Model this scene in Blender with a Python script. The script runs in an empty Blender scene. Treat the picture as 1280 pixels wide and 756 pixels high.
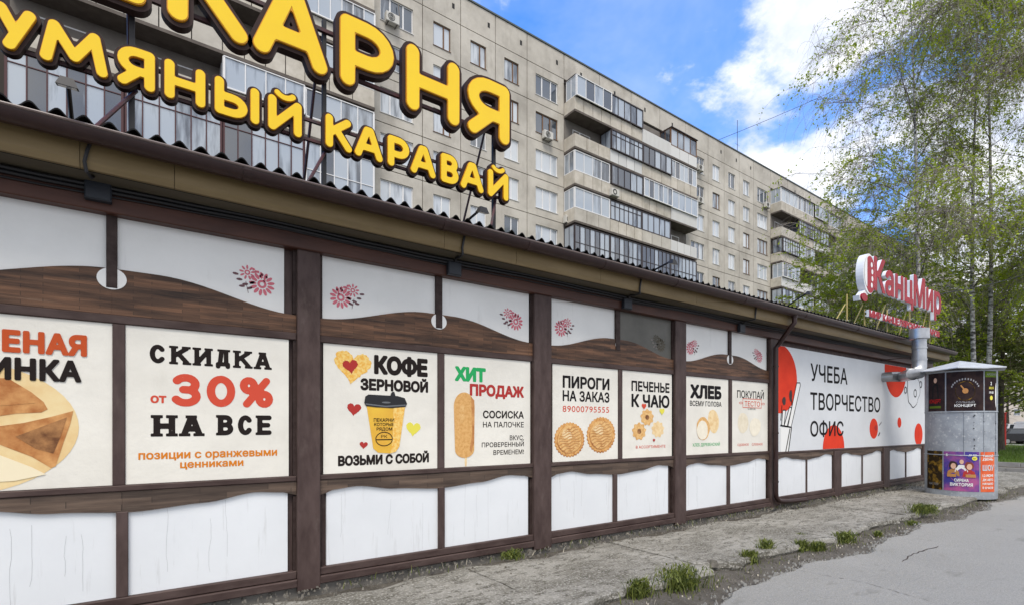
import bpy, bmesh, math, random
import numpy as np
from mathutils import Vector, Matrix
from mathutils.geometry import delaunay_2d_cdt

random.seed(7)
rng = np.random.default_rng(7)
R = math.radians
C = bpy.context.scene.collection
SC = bpy.context.scene

# ------------------------------------------------------------------ camera
F = 640.0                       # focal length in photo pixels (photo is 1280 wide)
HOR = 532.0                     # horizon row of the photo
VX = 1550.0                     # the wall's lines run to this column
TH = math.atan((VX - 640) / F)
CT, ST = math.cos(TH), math.sin(TH)
EYE = 1.6
cam_d = bpy.data.cameras.new('camera')
cam = bpy.data.objects.new('camera', cam_d)
C.objects.link(cam)
cam.location = (0, 0, EYE)
cam.rotation_euler = (R(90), 0, -math.atan2(CT, ST))
cam_d.sensor_fit = 'HORIZONTAL'
cam_d.sensor_width = 36
cam_d.lens = 36 * F / 1280
cam_d.shift_y = (HOR - 378) / 1280
cam_d.clip_end = 3000
cam_d.clip_start = 0.05
SC.camera = cam

# ------------------------------------------------------------------ light
SC.view_settings.view_transform = 'Standard'
SC.view_settings.look = 'None'
SC.view_settings.exposure = 0.78
SC.view_settings.gamma = 1.0
SUN_EL, SUN_AZ = R(60), R(215)         # azimuth clockwise from +Y
world = bpy.data.worlds.new("World")
SC.world = world
world.use_nodes = True
nt = world.node_tree
nt.nodes.clear()
def wn(t, **kw):
    n = nt.nodes.new(t)
    for k, v in kw.items(): setattr(n, k, v)
    return n
sky = wn('ShaderNodeTexSky', sky_type='NISHITA')
sky.sun_disc = False
sky.sun_elevation = SUN_EL
sky.sun_rotation = SUN_AZ
sky.altitude = 200
sky.air_density = 1.0
sky.dust_density = 0.6
sky.ozone_density = 1.6
tc = wn('ShaderNodeTexCoord')
sep = wn('ShaderNodeSeparateXYZ')
nt.links.new(tc.outputs['Generated'], sep.inputs[0])
def math_n(op, a, b=None, c=None):
    n = wn('ShaderNodeMath', operation=op)
    for i, v in enumerate((a, b, c)):
        if v is None: continue
        if isinstance(v, (int, float)): n.inputs[i].default_value = v
        else: nt.links.new(v, n.inputs[i])
    return n.outputs[0]
zz = math_n('ADD', math_n('MAXIMUM', sep.outputs[2], 0.0), 0.22)
comb = wn('ShaderNodeCombineXYZ')
nt.links.new(math_n('DIVIDE', sep.outputs[0], zz), comb.inputs[0])
nt.links.new(math_n('DIVIDE', sep.outputs[1], zz), comb.inputs[1])
def noise(scale, detail, rough, off, dist=0.0):
    m = wn('ShaderNodeMapping'); m.inputs['Location'].default_value = off
    nt.links.new(comb.outputs[0], m.inputs[0])
    n = wn('ShaderNodeTexNoise'); n.inputs['Scale'].default_value = scale
    n.inputs['Detail'].default_value = detail; n.inputs['Roughness'].default_value = rough
    n.inputs['Distortion'].default_value = dist
    nt.links.new(m.outputs[0], n.inputs['Vector'])
    return n.outputs['Fac']
n1 = noise(1.0, 9, 0.58, (15.2, 2.9, 0), 0.25)
n2 = noise(2.1, 8, 0.6, (12.3, 4.4, 0), 0.2)
# more cloud towards the far end of the street (+X), open blue over the house
# (and a cloud bank over the half of the sky behind the camera, whose light is the flat light of the picture)
toward = math_n('ADD', math_n('MINIMUM', math_n('MAXIMUM', math_n('MULTIPLY', math_n('SUBTRACT', sep.outputs[0], 0.675), 1.2), -0.12), 0.125),
                math_n('MULTIPLY', math_n('MAXIMUM', math_n('SUBTRACT', 0.30, sep.outputs[1]), 0.0), 0.55))
cov = math_n('ADD', math_n('ADD', n1, toward), math_n('MULTIPLY', math_n('SUBTRACT', n2, 0.5), 0.75))
mr = wn('ShaderNodeMapRange', interpolation_type='SMOOTHSTEP')
mr.inputs['From Min'].default_value = 0.49; mr.inputs['From Max'].default_value = 0.575
nt.links.new(cov, mr.inputs['Value'])
veil = wn('ShaderNodeMapRange', interpolation_type='SMOOTHSTEP')
veil.inputs['From Min'].default_value = 0.30; veil.inputs['From Max'].default_value = 0.9
veil.inputs['To Max'].default_value = 0.55
nt.links.new(noise(1.7, 6, 0.6, (7, 1, 0), 0.4), veil.inputs['Value'])
shade = wn('ShaderNodeMapRange')
shade.inputs['From Min'].default_value = 0.40; shade.inputs['From Max'].default_value = 0.58
shade.inputs['To Min'].default_value = 1.0; shade.inputs['To Max'].default_value = 0.1
nt.links.new(noise(3.1, 6, 0.6, (4, 8, 0), 0.2), shade.inputs['Value'])
cc = wn('ShaderNodeMix', data_type='RGBA')
cc.inputs['A'].default_value = (5.0, 5.6, 7.0, 1); cc.inputs['B'].default_value = (8.7, 8.7, 8.7, 1)
nt.links.new(shade.outputs[0], cc.inputs['Factor'])
tint = wn('ShaderNodeMix', data_type='RGBA', blend_type='MULTIPLY')
tint.inputs['Factor'].default_value = 1.0
tint.inputs['B'].default_value = (0.42, 1.38, 2.35, 1)
nt.links.new(sky.outputs[0], tint.inputs['A'])
mv = wn('ShaderNodeMix', data_type='RGBA')
nt.links.new(veil.outputs[0], mv.inputs['Factor'])
nt.links.new(tint.outputs['Result'], mv.inputs['A'])
mv.inputs['B'].default_value = (6.0, 6.6, 9.6, 1)
mc = wn('ShaderNodeMix', data_type='RGBA')
nt.links.new(mr.outputs[0], mc.inputs['Factor'])
nt.links.new(mv.outputs['Result'], mc.inputs['A'])
nt.links.new(cc.outputs['Result'], mc.inputs['B'])
bg = wn('ShaderNodeBackground'); bg.inputs['Strength'].default_value = 0.09
nt.links.new(mc.outputs['Result'], bg.inputs['Color'])
wo = wn('ShaderNodeOutputWorld')
nt.links.new(bg.outputs[0], wo.inputs[0])

sun_d = bpy.data.lights.new('sun', 'SUN')
sun_d.energy = 1.9; sun_d.angle = R(25); sun_d.color = (1.0, 0.93, 0.84)
sun = bpy.data.objects.new('sun', sun_d); C.objects.link(sun)
sdir = Vector((math.sin(SUN_AZ) * math.cos(SUN_EL), math.cos(SUN_AZ) * math.cos(SUN_EL), math.sin(SUN_EL)))
sun.rotation_euler = (-sdir).to_track_quat('-Z', 'Y').to_euler()
sun.location = sdir * 50

# ------------------------------------------------------------------ materials
M = {}
def mat(name, col, rough=0.7, metal=0.0, col2=None, scale=5.0, stretch=(1, 1, 1), bump=0.0, bscale=None,
        detail=6, spec=0.4, lo=0.35, hi=0.65, rand=0.0, dirt=None, coat=0.0):
    m = bpy.data.materials.new(name); m.use_nodes = True
    t = m.node_tree; b = t.nodes['Principled BSDF']
    b.inputs['Roughness'].default_value = rough; b.inputs['Metallic'].default_value = metal
    b.inputs['Specular IOR Level'].default_value = spec
    b.inputs['Coat Weight'].default_value = coat
    geo = t.nodes.new('ShaderNodeNewGeometry')
    mp = t.nodes.new('ShaderNodeMapping'); mp.inputs['Scale'].default_value = stretch
    t.links.new(geo.outputs['Position'], mp.inputs[0])
    out = None
    if col2 is not None:
        n = t.nodes.new('ShaderNodeTexNoise'); n.inputs['Scale'].default_value = scale
        n.inputs['Detail'].default_value = detail; n.inputs['Roughness'].default_value = 0.6
        t.links.new(mp.outputs[0], n.inputs['Vector'])
        r = t.nodes.new('ShaderNodeValToRGB')
        r.color_ramp.elements[0].position = lo; r.color_ramp.elements[0].color = (*col, 1)
        r.color_ramp.elements[1].position = hi; r.color_ramp.elements[1].color = (*col2, 1)
        t.links.new(n.outputs['Fac'], r.inputs[0]); out = r.outputs[0]
    if dirt is not None:                      # (colour, scale, stretch, lo, hi, amount)
        dc, ds, dst, dl, dh, da = dirt
        mp2 = t.nodes.new('ShaderNodeMapping'); mp2.inputs['Scale'].default_value = dst
        t.links.new(geo.outputs['Position'], mp2.inputs[0])
        n = t.nodes.new('ShaderNodeTexNoise'); n.inputs['Scale'].default_value = ds
        n.inputs['Detail'].default_value = 8; n.inputs['Roughness'].default_value = 0.65
        t.links.new(mp2.outputs[0], n.inputs['Vector'])
        r = t.nodes.new('ShaderNodeMapRange'); r.inputs['From Min'].default_value = dl
        r.inputs['From Max'].default_value = dh; r.inputs['To Max'].default_value = da
        t.links.new(n.outputs['Fac'], r.inputs['Value'])
        mx = t.nodes.new('ShaderNodeMix'); mx.data_type = 'RGBA'
        t.links.new(r.outputs[0], mx.inputs['Factor'])
        if out: t.links.new(out, mx.inputs['A'])
        else: mx.inputs['A'].default_value = (*col, 1)
        mx.inputs['B'].default_value = (*dc, 1); out = mx.outputs['Result']
    if rand:
        oi = t.nodes.new('ShaderNodeObjectInfo')
        hs = t.nodes.new('ShaderNodeHueSaturation')
        r = t.nodes.new('ShaderNodeMapRange'); r.inputs['To Min'].default_value = 1 - rand
        r.inputs['To Max'].default_value = 1 + rand
        t.links.new(oi.outputs['Random'], r.inputs['Value']); t.links.new(r.outputs[0], hs.inputs['Value'])
        if out: t.links.new(out, hs.inputs['Color'])
        else: hs.inputs['Color'].default_value = (*col, 1)
        out = hs.outputs[0]
    if out: t.links.new(out, b.inputs['Base Color'])
    else: b.inputs['Base Color'].default_value = (*col, 1)
    if bump:
        n = t.nodes.new('ShaderNodeTexNoise'); n.inputs['Scale'].default_value = bscale or scale
        n.inputs['Detail'].default_value = 8; n.inputs['Roughness'].default_value = 0.65
        t.links.new(mp.outputs[0], n.inputs['Vector'])
        bp = t.nodes.new('ShaderNodeBump'); bp.inputs['Strength'].default_value = 0.6
        bp.inputs['Distance'].default_value = bump
        t.links.new(n.outputs['Fac'], bp.inputs['Height']); t.links.new(bp.outputs[0], b.inputs['Normal'])
    M[name] = m
    return m
mat('brown_paint', (.052, .033, .030), .6, spec=.25, col2=(.088, .060, .055), scale=9, stretch=(1, 1, .35), bump=.004, bscale=14,
    dirt=((.15, .12, .105), 7, (1, 1, .5), .58, .78, .55))
mat('brown_rail', (.046, .028, .025), .6, spec=.25, col2=(.085, .058, .052), scale=9, stretch=(.3, 1, 1), bump=.003, bscale=14,
    dirt=((.16, .13, .115), 6, (.5, 1, 1), .60, .80, .5))
mat('dark_trim', (.028, .017, .015), .6, spec=.2, col2=(.055, .038, .034), scale=12)
mat('beam_paint', (.038, .012, .007), .5, col2=(.075, .026, .015), scale=5, stretch=(.25, 1, 1), bump=.003)
mat('wood_grain', (.028, .014, .008), .6, col2=(.165, .090, .052), scale=2.6, stretch=(.55, 1, 7), bump=.004, bscale=6,
    lo=.34, hi=.68, dirt=((.22, .15, .105), 11, (.22, 1, 9), .58, .72, .6))
mat('wood_dull', (.055, .038, .03), .65, col2=(.15, .11, .085), scale=3, stretch=(.5, 1, 7), bump=.004, bscale=6, lo=.34, hi=.7,
    dirt=((.19, .16, .13), 9, (.3, 1, 6), .58, .75, .5))
mat('white_panel', (.76, .76, .74), .55, col2=(.69, .69, .67), scale=1.4, dirt=((.42, .42, .40), 3.5, (2.2, 1, .35), .60, .85, .5), bump=.002, bscale=30)
mat('white_low', (.76, .785, .81), .4, col2=(.71, .735, .76), scale=1.2, dirt=((.36, .36, .34), 4.5, (3.2, 1, .3), .58, .82, .6), bump=.001, bscale=30)
mat('crack_line', (.40, .41, .42), .8)
mat('cloth_poster', (.80, .775, .70), .6, col2=(.72, .695, .625), scale=2.2, bump=.016, bscale=2.6,
    dirt=((.45, .42, .36), 3.0, (1, 1, .6), .60, .85, .35))
mat('banner_white', (.68, .70, .72), .5, col2=(.62, .64, .66), scale=1.3, bump=.012, bscale=2.0, dirt=((.45, .45, .43), 3, (1, 1, .4), .62, .85, .4))
mat('faded_panel', (.075, .072, .06), .45, col2=(.105, .10, .085), scale=3)
mat('ink_black', (.022, .017, .016), .8, spec=.06, dirt=((.2, .18, .16), 28, (1, 1, 1), .66, .72, .5))
mat('ink_clean', (.018, .017, .018), .8, spec=.06)
mat('ink_red', (.62, .085, .05), .8, spec=.06, dirt=((.75, .5, .42), 30, (1, 1, 1), .66, .72, .55))
mat('ink_brown_red', (.52, .09, .03), .8, spec=.06)
mat('ink_orange', (.66, .21, .02), .8, spec=.06)
mat('ink_green', (.03, .38, .12), .8, spec=.06)
mat('ink_dark_red', (.42, .045, .04), .8, spec=.06)
mat('flower_pink', (.60, .17, .21), .8, spec=.06)
mat('flower_leaf', (.16, .09, .10), .8, spec=.06)
mat('banner_red', (.72, .06, .03), .8, spec=.06, col2=(.60, .045, .025), scale=2)
mat('yellow_print', (.80, .50, .05), .6, col2=(.70, .38, .04), scale=3)
mat('heart_yellow', (.86, .62, .20), .6, col2=(.80, .42, .06), scale=30, stretch=(1, 1, 1), lo=.42, hi=.58)
mat('pie_crust', (.78, .45, .16), .6, col2=(.50, .20, .04), scale=22, lo=.35, hi=.68)
mat('pie_light', (.80, .52, .22), .6, col2=(.60, .30, .08), scale=26, lo=.35, hi=.7)
mat('bun_pale', (.84, .66, .38), .6, col2=(.70, .44, .18), scale=14, lo=.4, hi=.75)
mat('dough', (.80, .73, .58), .6, col2=(.70, .62, .46), scale=9)
mat('dough_cut', (.86, .80, .66), .6, col2=(.78, .72, .58), scale=14)
mat('corn_dog', (.72, .42, .15), .6, col2=(.56, .27, .07), scale=30, lo=.4, hi=.7)
mat('cup_lid', (.012, .012, .014), .35)
mat('lid_shine', (.13, .14, .15), .35)
mat('pastry_dark', (.13, .045, .012), .6, col2=(.42, .20, .07), scale=9, lo=.35, hi=.62)
mat('pastry_brown', (.38, .13, .03), .6, col2=(.66, .34, .12), scale=7, lo=.35, hi=.66)
mat('pastry_plate', (.82, .66, .36), .6, col2=(.74, .52, .24), scale=4)
mat('plate_light', (.84, .74, .52), .6)
mat('yellow_face', (.86, .58, .003), .32, col2=(.83, .54, .003), scale=2, coat=.2)
mat('letter_side', (.034, .018, .016), .6, spec=.2)
mat('yellow_rim', (.62, .27, .003), .4)
mat('sign_metal', (.035, .022, .026), .5, col2=(.08, .022, .022), scale=12)
mat('black_metal', (.018, .017, .018), .5)
mat('lamp_glass', (.55, .58, .62), .15, spec=.8)
mat('gutter_paint', (.024, .010, .009), .35, col2=(.034, .015, .013), scale=6, bump=.001)
mat('gutter_rim', (.14, .105, .095), .35)
mat('fascia_tan', (.15, .105, .045), .5, spec=.25, col2=(.215, .155, .075), scale=2.5, stretch=(.3, 1, 2), dirt=((.12, .085, .045), 5, (.5, 1, 1), .55, .8, .5))
mat('soffit_olive', (.06, .05, .032), .7, col2=(.09, .075, .05), scale=3, stretch=(.3, 1, 1))
mat('roof_black', (.012, .012, .013), .9, col2=(.02, .02, .02), scale=8, spec=.1)
mat('grey_wall', (.14, .13, .12), .8, col2=(.2, .19, .17), scale=3)
mat('cable', (.012, .012, .014), .5)
mat('junction', (.018, .022, .030), .5)
mat('galvanised', (.50, .51, .52), .38, metal=.75, col2=(.36, .37, .39), scale=5, bump=.004, bscale=10)
mat('galv_dull', (.26, .28, .31), .6, metal=.25, col2=(.36, .39, .42), scale=4, bump=.003, dirt=((.55, .57, .58), 14, (1, 1, 1), .56, .66, .7))
mat('cap_roof', (.46, .48, .50), .5, metal=.2, col2=(.56, .58, .60), scale=4)
mat('sign_red', (.38, .006, .02), .5, col2=(.27, .006, .018), scale=4)
mat('sign_white', (.78, .78, .78), .4)
mat('pole_yellow', (.42, .33, .12), .6)
mat('poster_dark', (.022, .015, .018), .8, spec=.06, col2=(.045, .028, .025), scale=6)
mat('poster_navy', (.06, .05, .25), .8, spec=.06, col2=(.38, .10, .25), scale=2.2, stretch=(1, 1, 1), lo=.40, hi=.60)
mat('poster_magenta', (.42, .10, .20), .8, spec=.06, col2=(.20, .07, .27), scale=4)
mat('poster_orange', (.62, .10, .04), .8, spec=.06, col2=(.72, .17, .07), scale=5)
mat('poster_gold', (.03, .02, .01), .8, spec=.06, col2=(.42, .24, .03), scale=7, lo=.5, hi=.74)
mat('skin_print', (.66, .40, .28), .5)
mat('hair_print', (.035, .015, .012), .5)
mat('auburn_print', (.20, .035, .02), .5)
mat('print_white', (.78, .78, .76), .8, spec=.06)
mat('print_grey', (.30, .30, .31), .8, spec=.06)
mat('print_yellow', (.75, .68, .10), .8, spec=.06)
mat('print_green', (.10, .16, .02), .8, spec=.06)
mat('print_gold', (.45, .22, .08), .8, spec=.06)
mat('print_bright_red', (.45, .02, .02), .8, spec=.06)
mat('concrete_panel', (.36, .335, .29), .85, col2=(.53, .50, .44), scale=.55, detail=10, rand=.06, bump=.01, bscale=7,
    dirt=((.22, .195, .16), 1.3, (1, 1, .30), .54, .80, .55), lo=.30, hi=.62)
mat('pale_panel', (.56, .52, .45), .85, col2=(.42, .385, .32), scale=1.6, detail=8, rand=.07, bump=.006, bscale=6,
    dirt=((.25, .21, .17), 2.2, (1, 1, .3), .58, .82, .5))
mat('joint_dark', (.05, .042, .036), .9)
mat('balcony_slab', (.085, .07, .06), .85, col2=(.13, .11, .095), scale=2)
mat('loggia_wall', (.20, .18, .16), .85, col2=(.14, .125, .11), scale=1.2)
mat('frame_white', (.74, .74, .74), .45)
mat('frame_dark', (.045, .035, .038), .5)
mat('frame_maroon', (.065, .02, .022), .5)
mat('frame_wood', (.16, .085, .045), .6)
mat('sheet_white', (.60, .60, .58), .5, rand=.08)
mat('sheet_brown', (.07, .04, .035), .5)
mat('roof_trim', (.08, .10, .10), .6)
mat('ac_white', (.55, .54, .50), .5)
mat('vent_dark', (.02, .02, .02), .8)
mat('curb', (.26, .25, .235), .9, col2=(.34, .33, .31), scale=4, bump=.01)
mat('bark_birch', (.58, .56, .53), .8, col2=(.06, .055, .05), scale=4, stretch=(1, 1, 2.2), lo=.44, hi=.60, bump=.01)
mat('bark_dark', (.07, .055, .045), .9, col2=(.13, .11, .09), scale=8, stretch=(1, 1, .4), bump=.01)
mat('twig', (.30, .26, .22), .8)
mat('twig_green', (.20, .18, .09), .8)
mat('car_black', (.012, .012, .014), .2, coat=.6)
mat('car_white', (.70, .70, .70), .25, coat=.6)
mat('car_glass', (.03, .035, .04), .05, spec=.9)
mat('tyre', (.015, .015, .015), .8)
mat('rim', (.35, .35, .36), .35, metal=.7)
mat('tail_lamp', (.35, .01, .01), .3)
mat('head_lamp', (.6, .6, .62), .2)
mat('red_paint', (.42, .03, .025), .5)
mat('far_wall', (.50, .46, .42), .85, col2=(.58, .53, .48), scale=.6)
mat('stone', (.07, .063, .052), .9, col2=(.20, .185, .16), scale=9, bump=.01)
mat('litter', (.55, .50, .40), .8, rand=.3)

def leaf_mat(name, a, b, c=None, trans=.35):
    m = bpy.data.materials.new(name); m.use_nodes = True; t = m.node_tree
    bs = t.nodes['Principled BSDF']; bs.inputs['Roughness'].default_value = .6
    g = t.nodes.new('ShaderNodeNewGeometry')
    r = t.nodes.new('ShaderNodeValToRGB')
    r.color_ramp.elements[0].color = (*a, 1); r.color_ramp.elements[1].color = (*b, 1)
    t.links.new(g.outputs['Random Per Island'], r.inputs[0])
    t.links.new(r.outputs[0], bs.inputs['Base Color'])
    tr = t.nodes.new('ShaderNodeBsdfTranslucent'); t.links.new(r.outputs[0], tr.inputs[0])
    mx = t.nodes.new('ShaderNodeMixShader'); mx.inputs[0].default_value = trans
    t.links.new(bs.outputs[0], mx.inputs[1]); t.links.new(tr.outputs[0], mx.inputs[2])
    t.links.new(mx.outputs[0], t.nodes['Material Output'].inputs[0])
    M[name] = m
leaf_mat('leaf_birch', (.26, .35, .01), (.46, .55, .035), trans=.5)
leaf_mat('leaf_green', (.22, .31, .012), (.42, .50, .04), trans=.5)
leaf_mat('leaf_deep', (.09, .13, .02), (.20, .25, .05))
leaf_mat('weed_leaf', (.035, .06, .008), (.22, .25, .05))
leaf_mat('catkin', (.10, .07, .04), (.20, .17, .08), trans=.1)
leaf_mat('lawn_blade', (.07, .13, .015), (.15, .24, .03))

def glass_mat(name, dark, light, rough=.06):
    """window glass seen from outside: curtains or dark rooms behind a reflecting pane"""
    m = bpy.data.materials.new(name); m.use_nodes = True; t = m.node_tree
    b = t.nodes['Principled BSDF']; b.inputs['Roughness'].default_value = rough
    b.inputs['IOR'].default_value = 1.8
    b.inputs['Specular IOR Level'].default_value = .9
    oi = t.nodes.new('ShaderNodeObjectInfo')
    g = t.nodes.new('ShaderNodeNewGeometry'); mp = t.nodes.new('ShaderNodeMapping')
    mp.inputs['Scale'].default_value = (1.7, 1.7, .25)
    t.links.new(g.outputs['Position'], mp.inputs[0])
    n = t.nodes.new('ShaderNodeTexNoise'); n.inputs['Scale'].default_value = 1.6; n.inputs['Detail'].default_value = 4
    t.links.new(mp.outputs[0], n.inputs['Vector'])
    a = t.nodes.new('ShaderNodeMath'); a.operation = 'ADD'
    t.links.new(oi.outputs['Random'], a.inputs[0]); t.links.new(n.outputs['Fac'], a.inputs[1])
    r = t.nodes.new('ShaderNodeValToRGB')
    r.color_ramp.elements[0].position = .75; r.color_ramp.elements[0].color = (*dark, 1)
    r.color_ramp.elements[1].position = 1.15; r.color_ramp.elements[1].color = (*light, 1)
    t.links.new(a.outputs[0], r.inputs[0]); t.links.new(r.outputs[0], b.inputs['Base Color'])
    M[name] = m
glass_mat('glass', (.05, .065, .085), (.50, .54, .58))
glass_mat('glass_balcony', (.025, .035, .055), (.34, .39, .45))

def wood_blocks(name, tones, sx, sz):
    m = M[name]; t = m.node_tree; b = t.nodes['Principled BSDF']
    old = b.inputs['Base Color'].links[0].from_socket
    g = t.nodes.new('ShaderNodeNewGeometry'); sp = t.nodes.new('ShaderNodeSeparateXYZ'); cb = t.nodes.new('ShaderNodeCombineXYZ')
    t.links.new(g.outputs['Position'], sp.inputs[0]); t.links.new(sp.outputs[0], cb.inputs[0]); t.links.new(sp.outputs[2], cb.inputs[1])
    mp = t.nodes.new('ShaderNodeMapping'); mp.inputs['Scale'].default_value = (sx, sz, 1); t.links.new(cb.outputs[0], mp.inputs[0])
    br = t.nodes.new('ShaderNodeTexBrick'); br.offset = .37; br.squash = 1.0
    br.inputs['Scale'].default_value = 1; br.inputs['Mortar Size'].default_value = .006; br.inputs['Bias'].default_value = -.1
    br.inputs['Brick Width'].default_value = 1.0; br.inputs['Row Height'].default_value = 1.0
    br.inputs['Color1'].default_value = (*tones[0], 1); br.inputs['Color2'].default_value = (*tones[1], 1); br.inputs['Mortar'].default_value = (*[c * .6 for c in tones[0]], 1)
    t.links.new(mp.outputs[0], br.inputs['Vector'])
    mx = t.nodes.new('ShaderNodeMix'); mx.data_type = 'RGBA'; mx.blend_type = 'MULTIPLY'; mx.inputs['Factor'].default_value = 1
    t.links.new(old, mx.inputs['A']); t.links.new(br.outputs['Color'], mx.inputs['B']); t.links.new(mx.outputs['Result'], b.inputs['Base Color'])
wood_blocks('wood_grain', ((.68, .62, .58), (1.42, 1.26, 1.12)), 2.9, 34)
wood_blocks('wood_dull', ((.65, .62, .6), (1.25, 1.18, 1.1)), 1.8, 20)
# ground materials
def ground_mat(name, base, spots, crack=None):
    m = bpy.data.materials.new(name); m.use_nodes = True; t = m.node_tree
    b = t.nodes['Principled BSDF']; b.inputs['Roughness'].default_value = .9
    b.inputs['Specular IOR Level'].default_value = .25
    g = t.nodes.new('ShaderNodeNewGeometry')
    def nz(s, d=8, r=.65, st=(1, 1, 1)):
        mp = t.nodes.new('ShaderNodeMapping'); mp.inputs['Scale'].default_value = st
        t.links.new(g.outputs['Position'], mp.inputs[0])
        n = t.nodes.new('ShaderNodeTexNoise'); n.inputs['Scale'].default_value = s
        n.inputs['Detail'].default_value = d; n.inputs['Roughness'].default_value = r
        t.links.new(mp.outputs[0], n.inputs['Vector']); return n.outputs['Fac']
    cur = None
    for (s, lo, hi, ca, cb, st) in spots:
        f = t.nodes.new('ShaderNodeMapRange'); f.inputs['From Min'].default_value = lo; f.inputs['From Max'].default_value = hi
        t.links.new(nz(s, st=st), f.inputs['Value'])
        mx = t.nodes.new('ShaderNodeMix'); mx.data_type = 'RGBA'
        t.links.new(f.outputs[0], mx.inputs['Factor'])
        if cur is None: mx.inputs['A'].default_value = (*(ca or base), 1)
        else: t.links.new(cur, mx.inputs['A'])
        mx.inputs['B'].default_value = (*cb, 1); cur = mx.outputs['Result']
    t.links.new(cur, b.inputs['Base Color'])
    bp = t.nodes.new('ShaderNodeBump'); bp.inputs['Distance'].default_value = .03; bp.inputs['Strength'].default_value = .8
    t.links.new(nz(22, 10, .75), bp.inputs['Height']); t.links.new(bp.outputs[0], b.inputs['Normal'])
    M[name] = m
ground_mat('asphalt', (.22, .22, .215), [(.6, .3, .75, (.26, .255, .235), (.315, .308, .285), (1, 1, 1)), (70, .5, .7, None, (.40, .39, .36), (1, 1, 1)), (5, .62, .8, None, (.21, .205, .185), (1, 1, 1)), (120, .56, .66, None, (.12, .12, .11), (1, 1, 1)), (1.6, .60, .70, None, (.215, .21, .19), (1, 2.2, 1))])
ground_mat('concrete_apron', (.25, .24, .215), [(1.1, .38, .60, (.13, .122, .10), (.30, .288, .255), (1, 1.5, 1)), (6, .50, .60, None, (.10, .093, .075), (1, 1.8, 1)), (38, .50, .64, None, (.40, .385, .35), (1, 1, 1)), (60, .58, .66, None, (.09, .085, .07), (1, 1, 1))])
ground_mat('dirt', (.09, .08, .065), [(3, .35, .65, (.075, .066, .054), (.13, .118, .10), (1, 1, 1)), (35, .58, .68, None, (.24, .225, .2), (1, 1, 1))])
ground_mat('lawn_soil', (.05, .08, .02), [(1.2, .35, .65, (.05, .085, .015), (.10, .15, .025), (1, 1, 1)), (14, .5, .7, None, (.05, .055, .02), (1, 1, 1))])
ground_mat('path', (.3, .28, .26), [(2, .35, .65, (.26, .25, .23), (.33, .31, .29), (1, 1, 1))])

# ------------------------------------------------------------------ object helpers
WL = {}
def wloc(o): return WL.get(o.name, Vector((0, 0, 0)))
def tag(o, label=None, cat=None, group=None, kind=None):
    if label: o['label'] = label
    if cat: o['category'] = cat
    if group: o['group'] = group
    if kind: o['kind'] = kind
    return o
def thing(name, label, cat, loc=(0, 0, 0), group=None, rotz=0):
    o = bpy.data.objects.new(name, None); C.objects.link(o)
    o.location = loc; o.rotation_euler = (0, 0, rotz); WL[o.name] = Vector(loc)
    return tag(o, label, cat, group)
def fill(loops):
    """triangles of the area inside an odd number of the loops; also its directed border edges"""
    co = []; ed = []
    for L in loops:
        k = len(co); m = len(L)
        co += [Vector((p[0], p[1])) for p in L]; ed += [(k + i, k + (i + 1) % m) for i in range(m)]
    vs, _, fs, _, _, _ = delaunay_2d_cdt(co, ed, [], 0, 1e-7)
    V = np.array([(p[0], p[1]) for p in vs])
    T = np.array([tuple(q) for q in fs if len(q) == 3])
    if len(T) == 0: return [tuple(p) for p in V], [], []
    cen = V[T].mean(1)
    A = np.array([tuple(co[a]) for a, b in ed]); Bv = np.array([tuple(co[b]) for a, b in ed])
    up = (A[None, :, 1] > cen[:, None, 1]) != (Bv[None, :, 1] > cen[:, None, 1])
    dz = Bv[:, 1] - A[:, 1]; dz = np.where(np.abs(dz) < 1e-15, 1e-15, dz)
    xi = A[None, :, 0] + (cen[:, None, 1] - A[None, :, 1]) / dz[None] * (Bv - A)[None, :, 0]
    ins = ((up & (xi > cen[:, None, 0])).sum(1) % 2) == 1
    T = T[ins]
    a, b, c = V[T[:, 0]], V[T[:, 1]], V[T[:, 2]]
    ar = (b[:, 0] - a[:, 0]) * (c[:, 1] - a[:, 1]) - (c[:, 0] - a[:, 0]) * (b[:, 1] - a[:, 1])
    T = [((q[0], q[1], q[2]) if r > 0 else (q[1], q[0], q[2])) for q, r in zip(T.tolist(), ar) if abs(r) > 1e-13]
    E = set()
    for q in T:
        for i in range(3): E.add((q[i], q[(i + 1) % 3]))
    return [tuple(p) for p in V.tolist()], T, [e for e in E if (e[1], e[0]) not in E]
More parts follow.
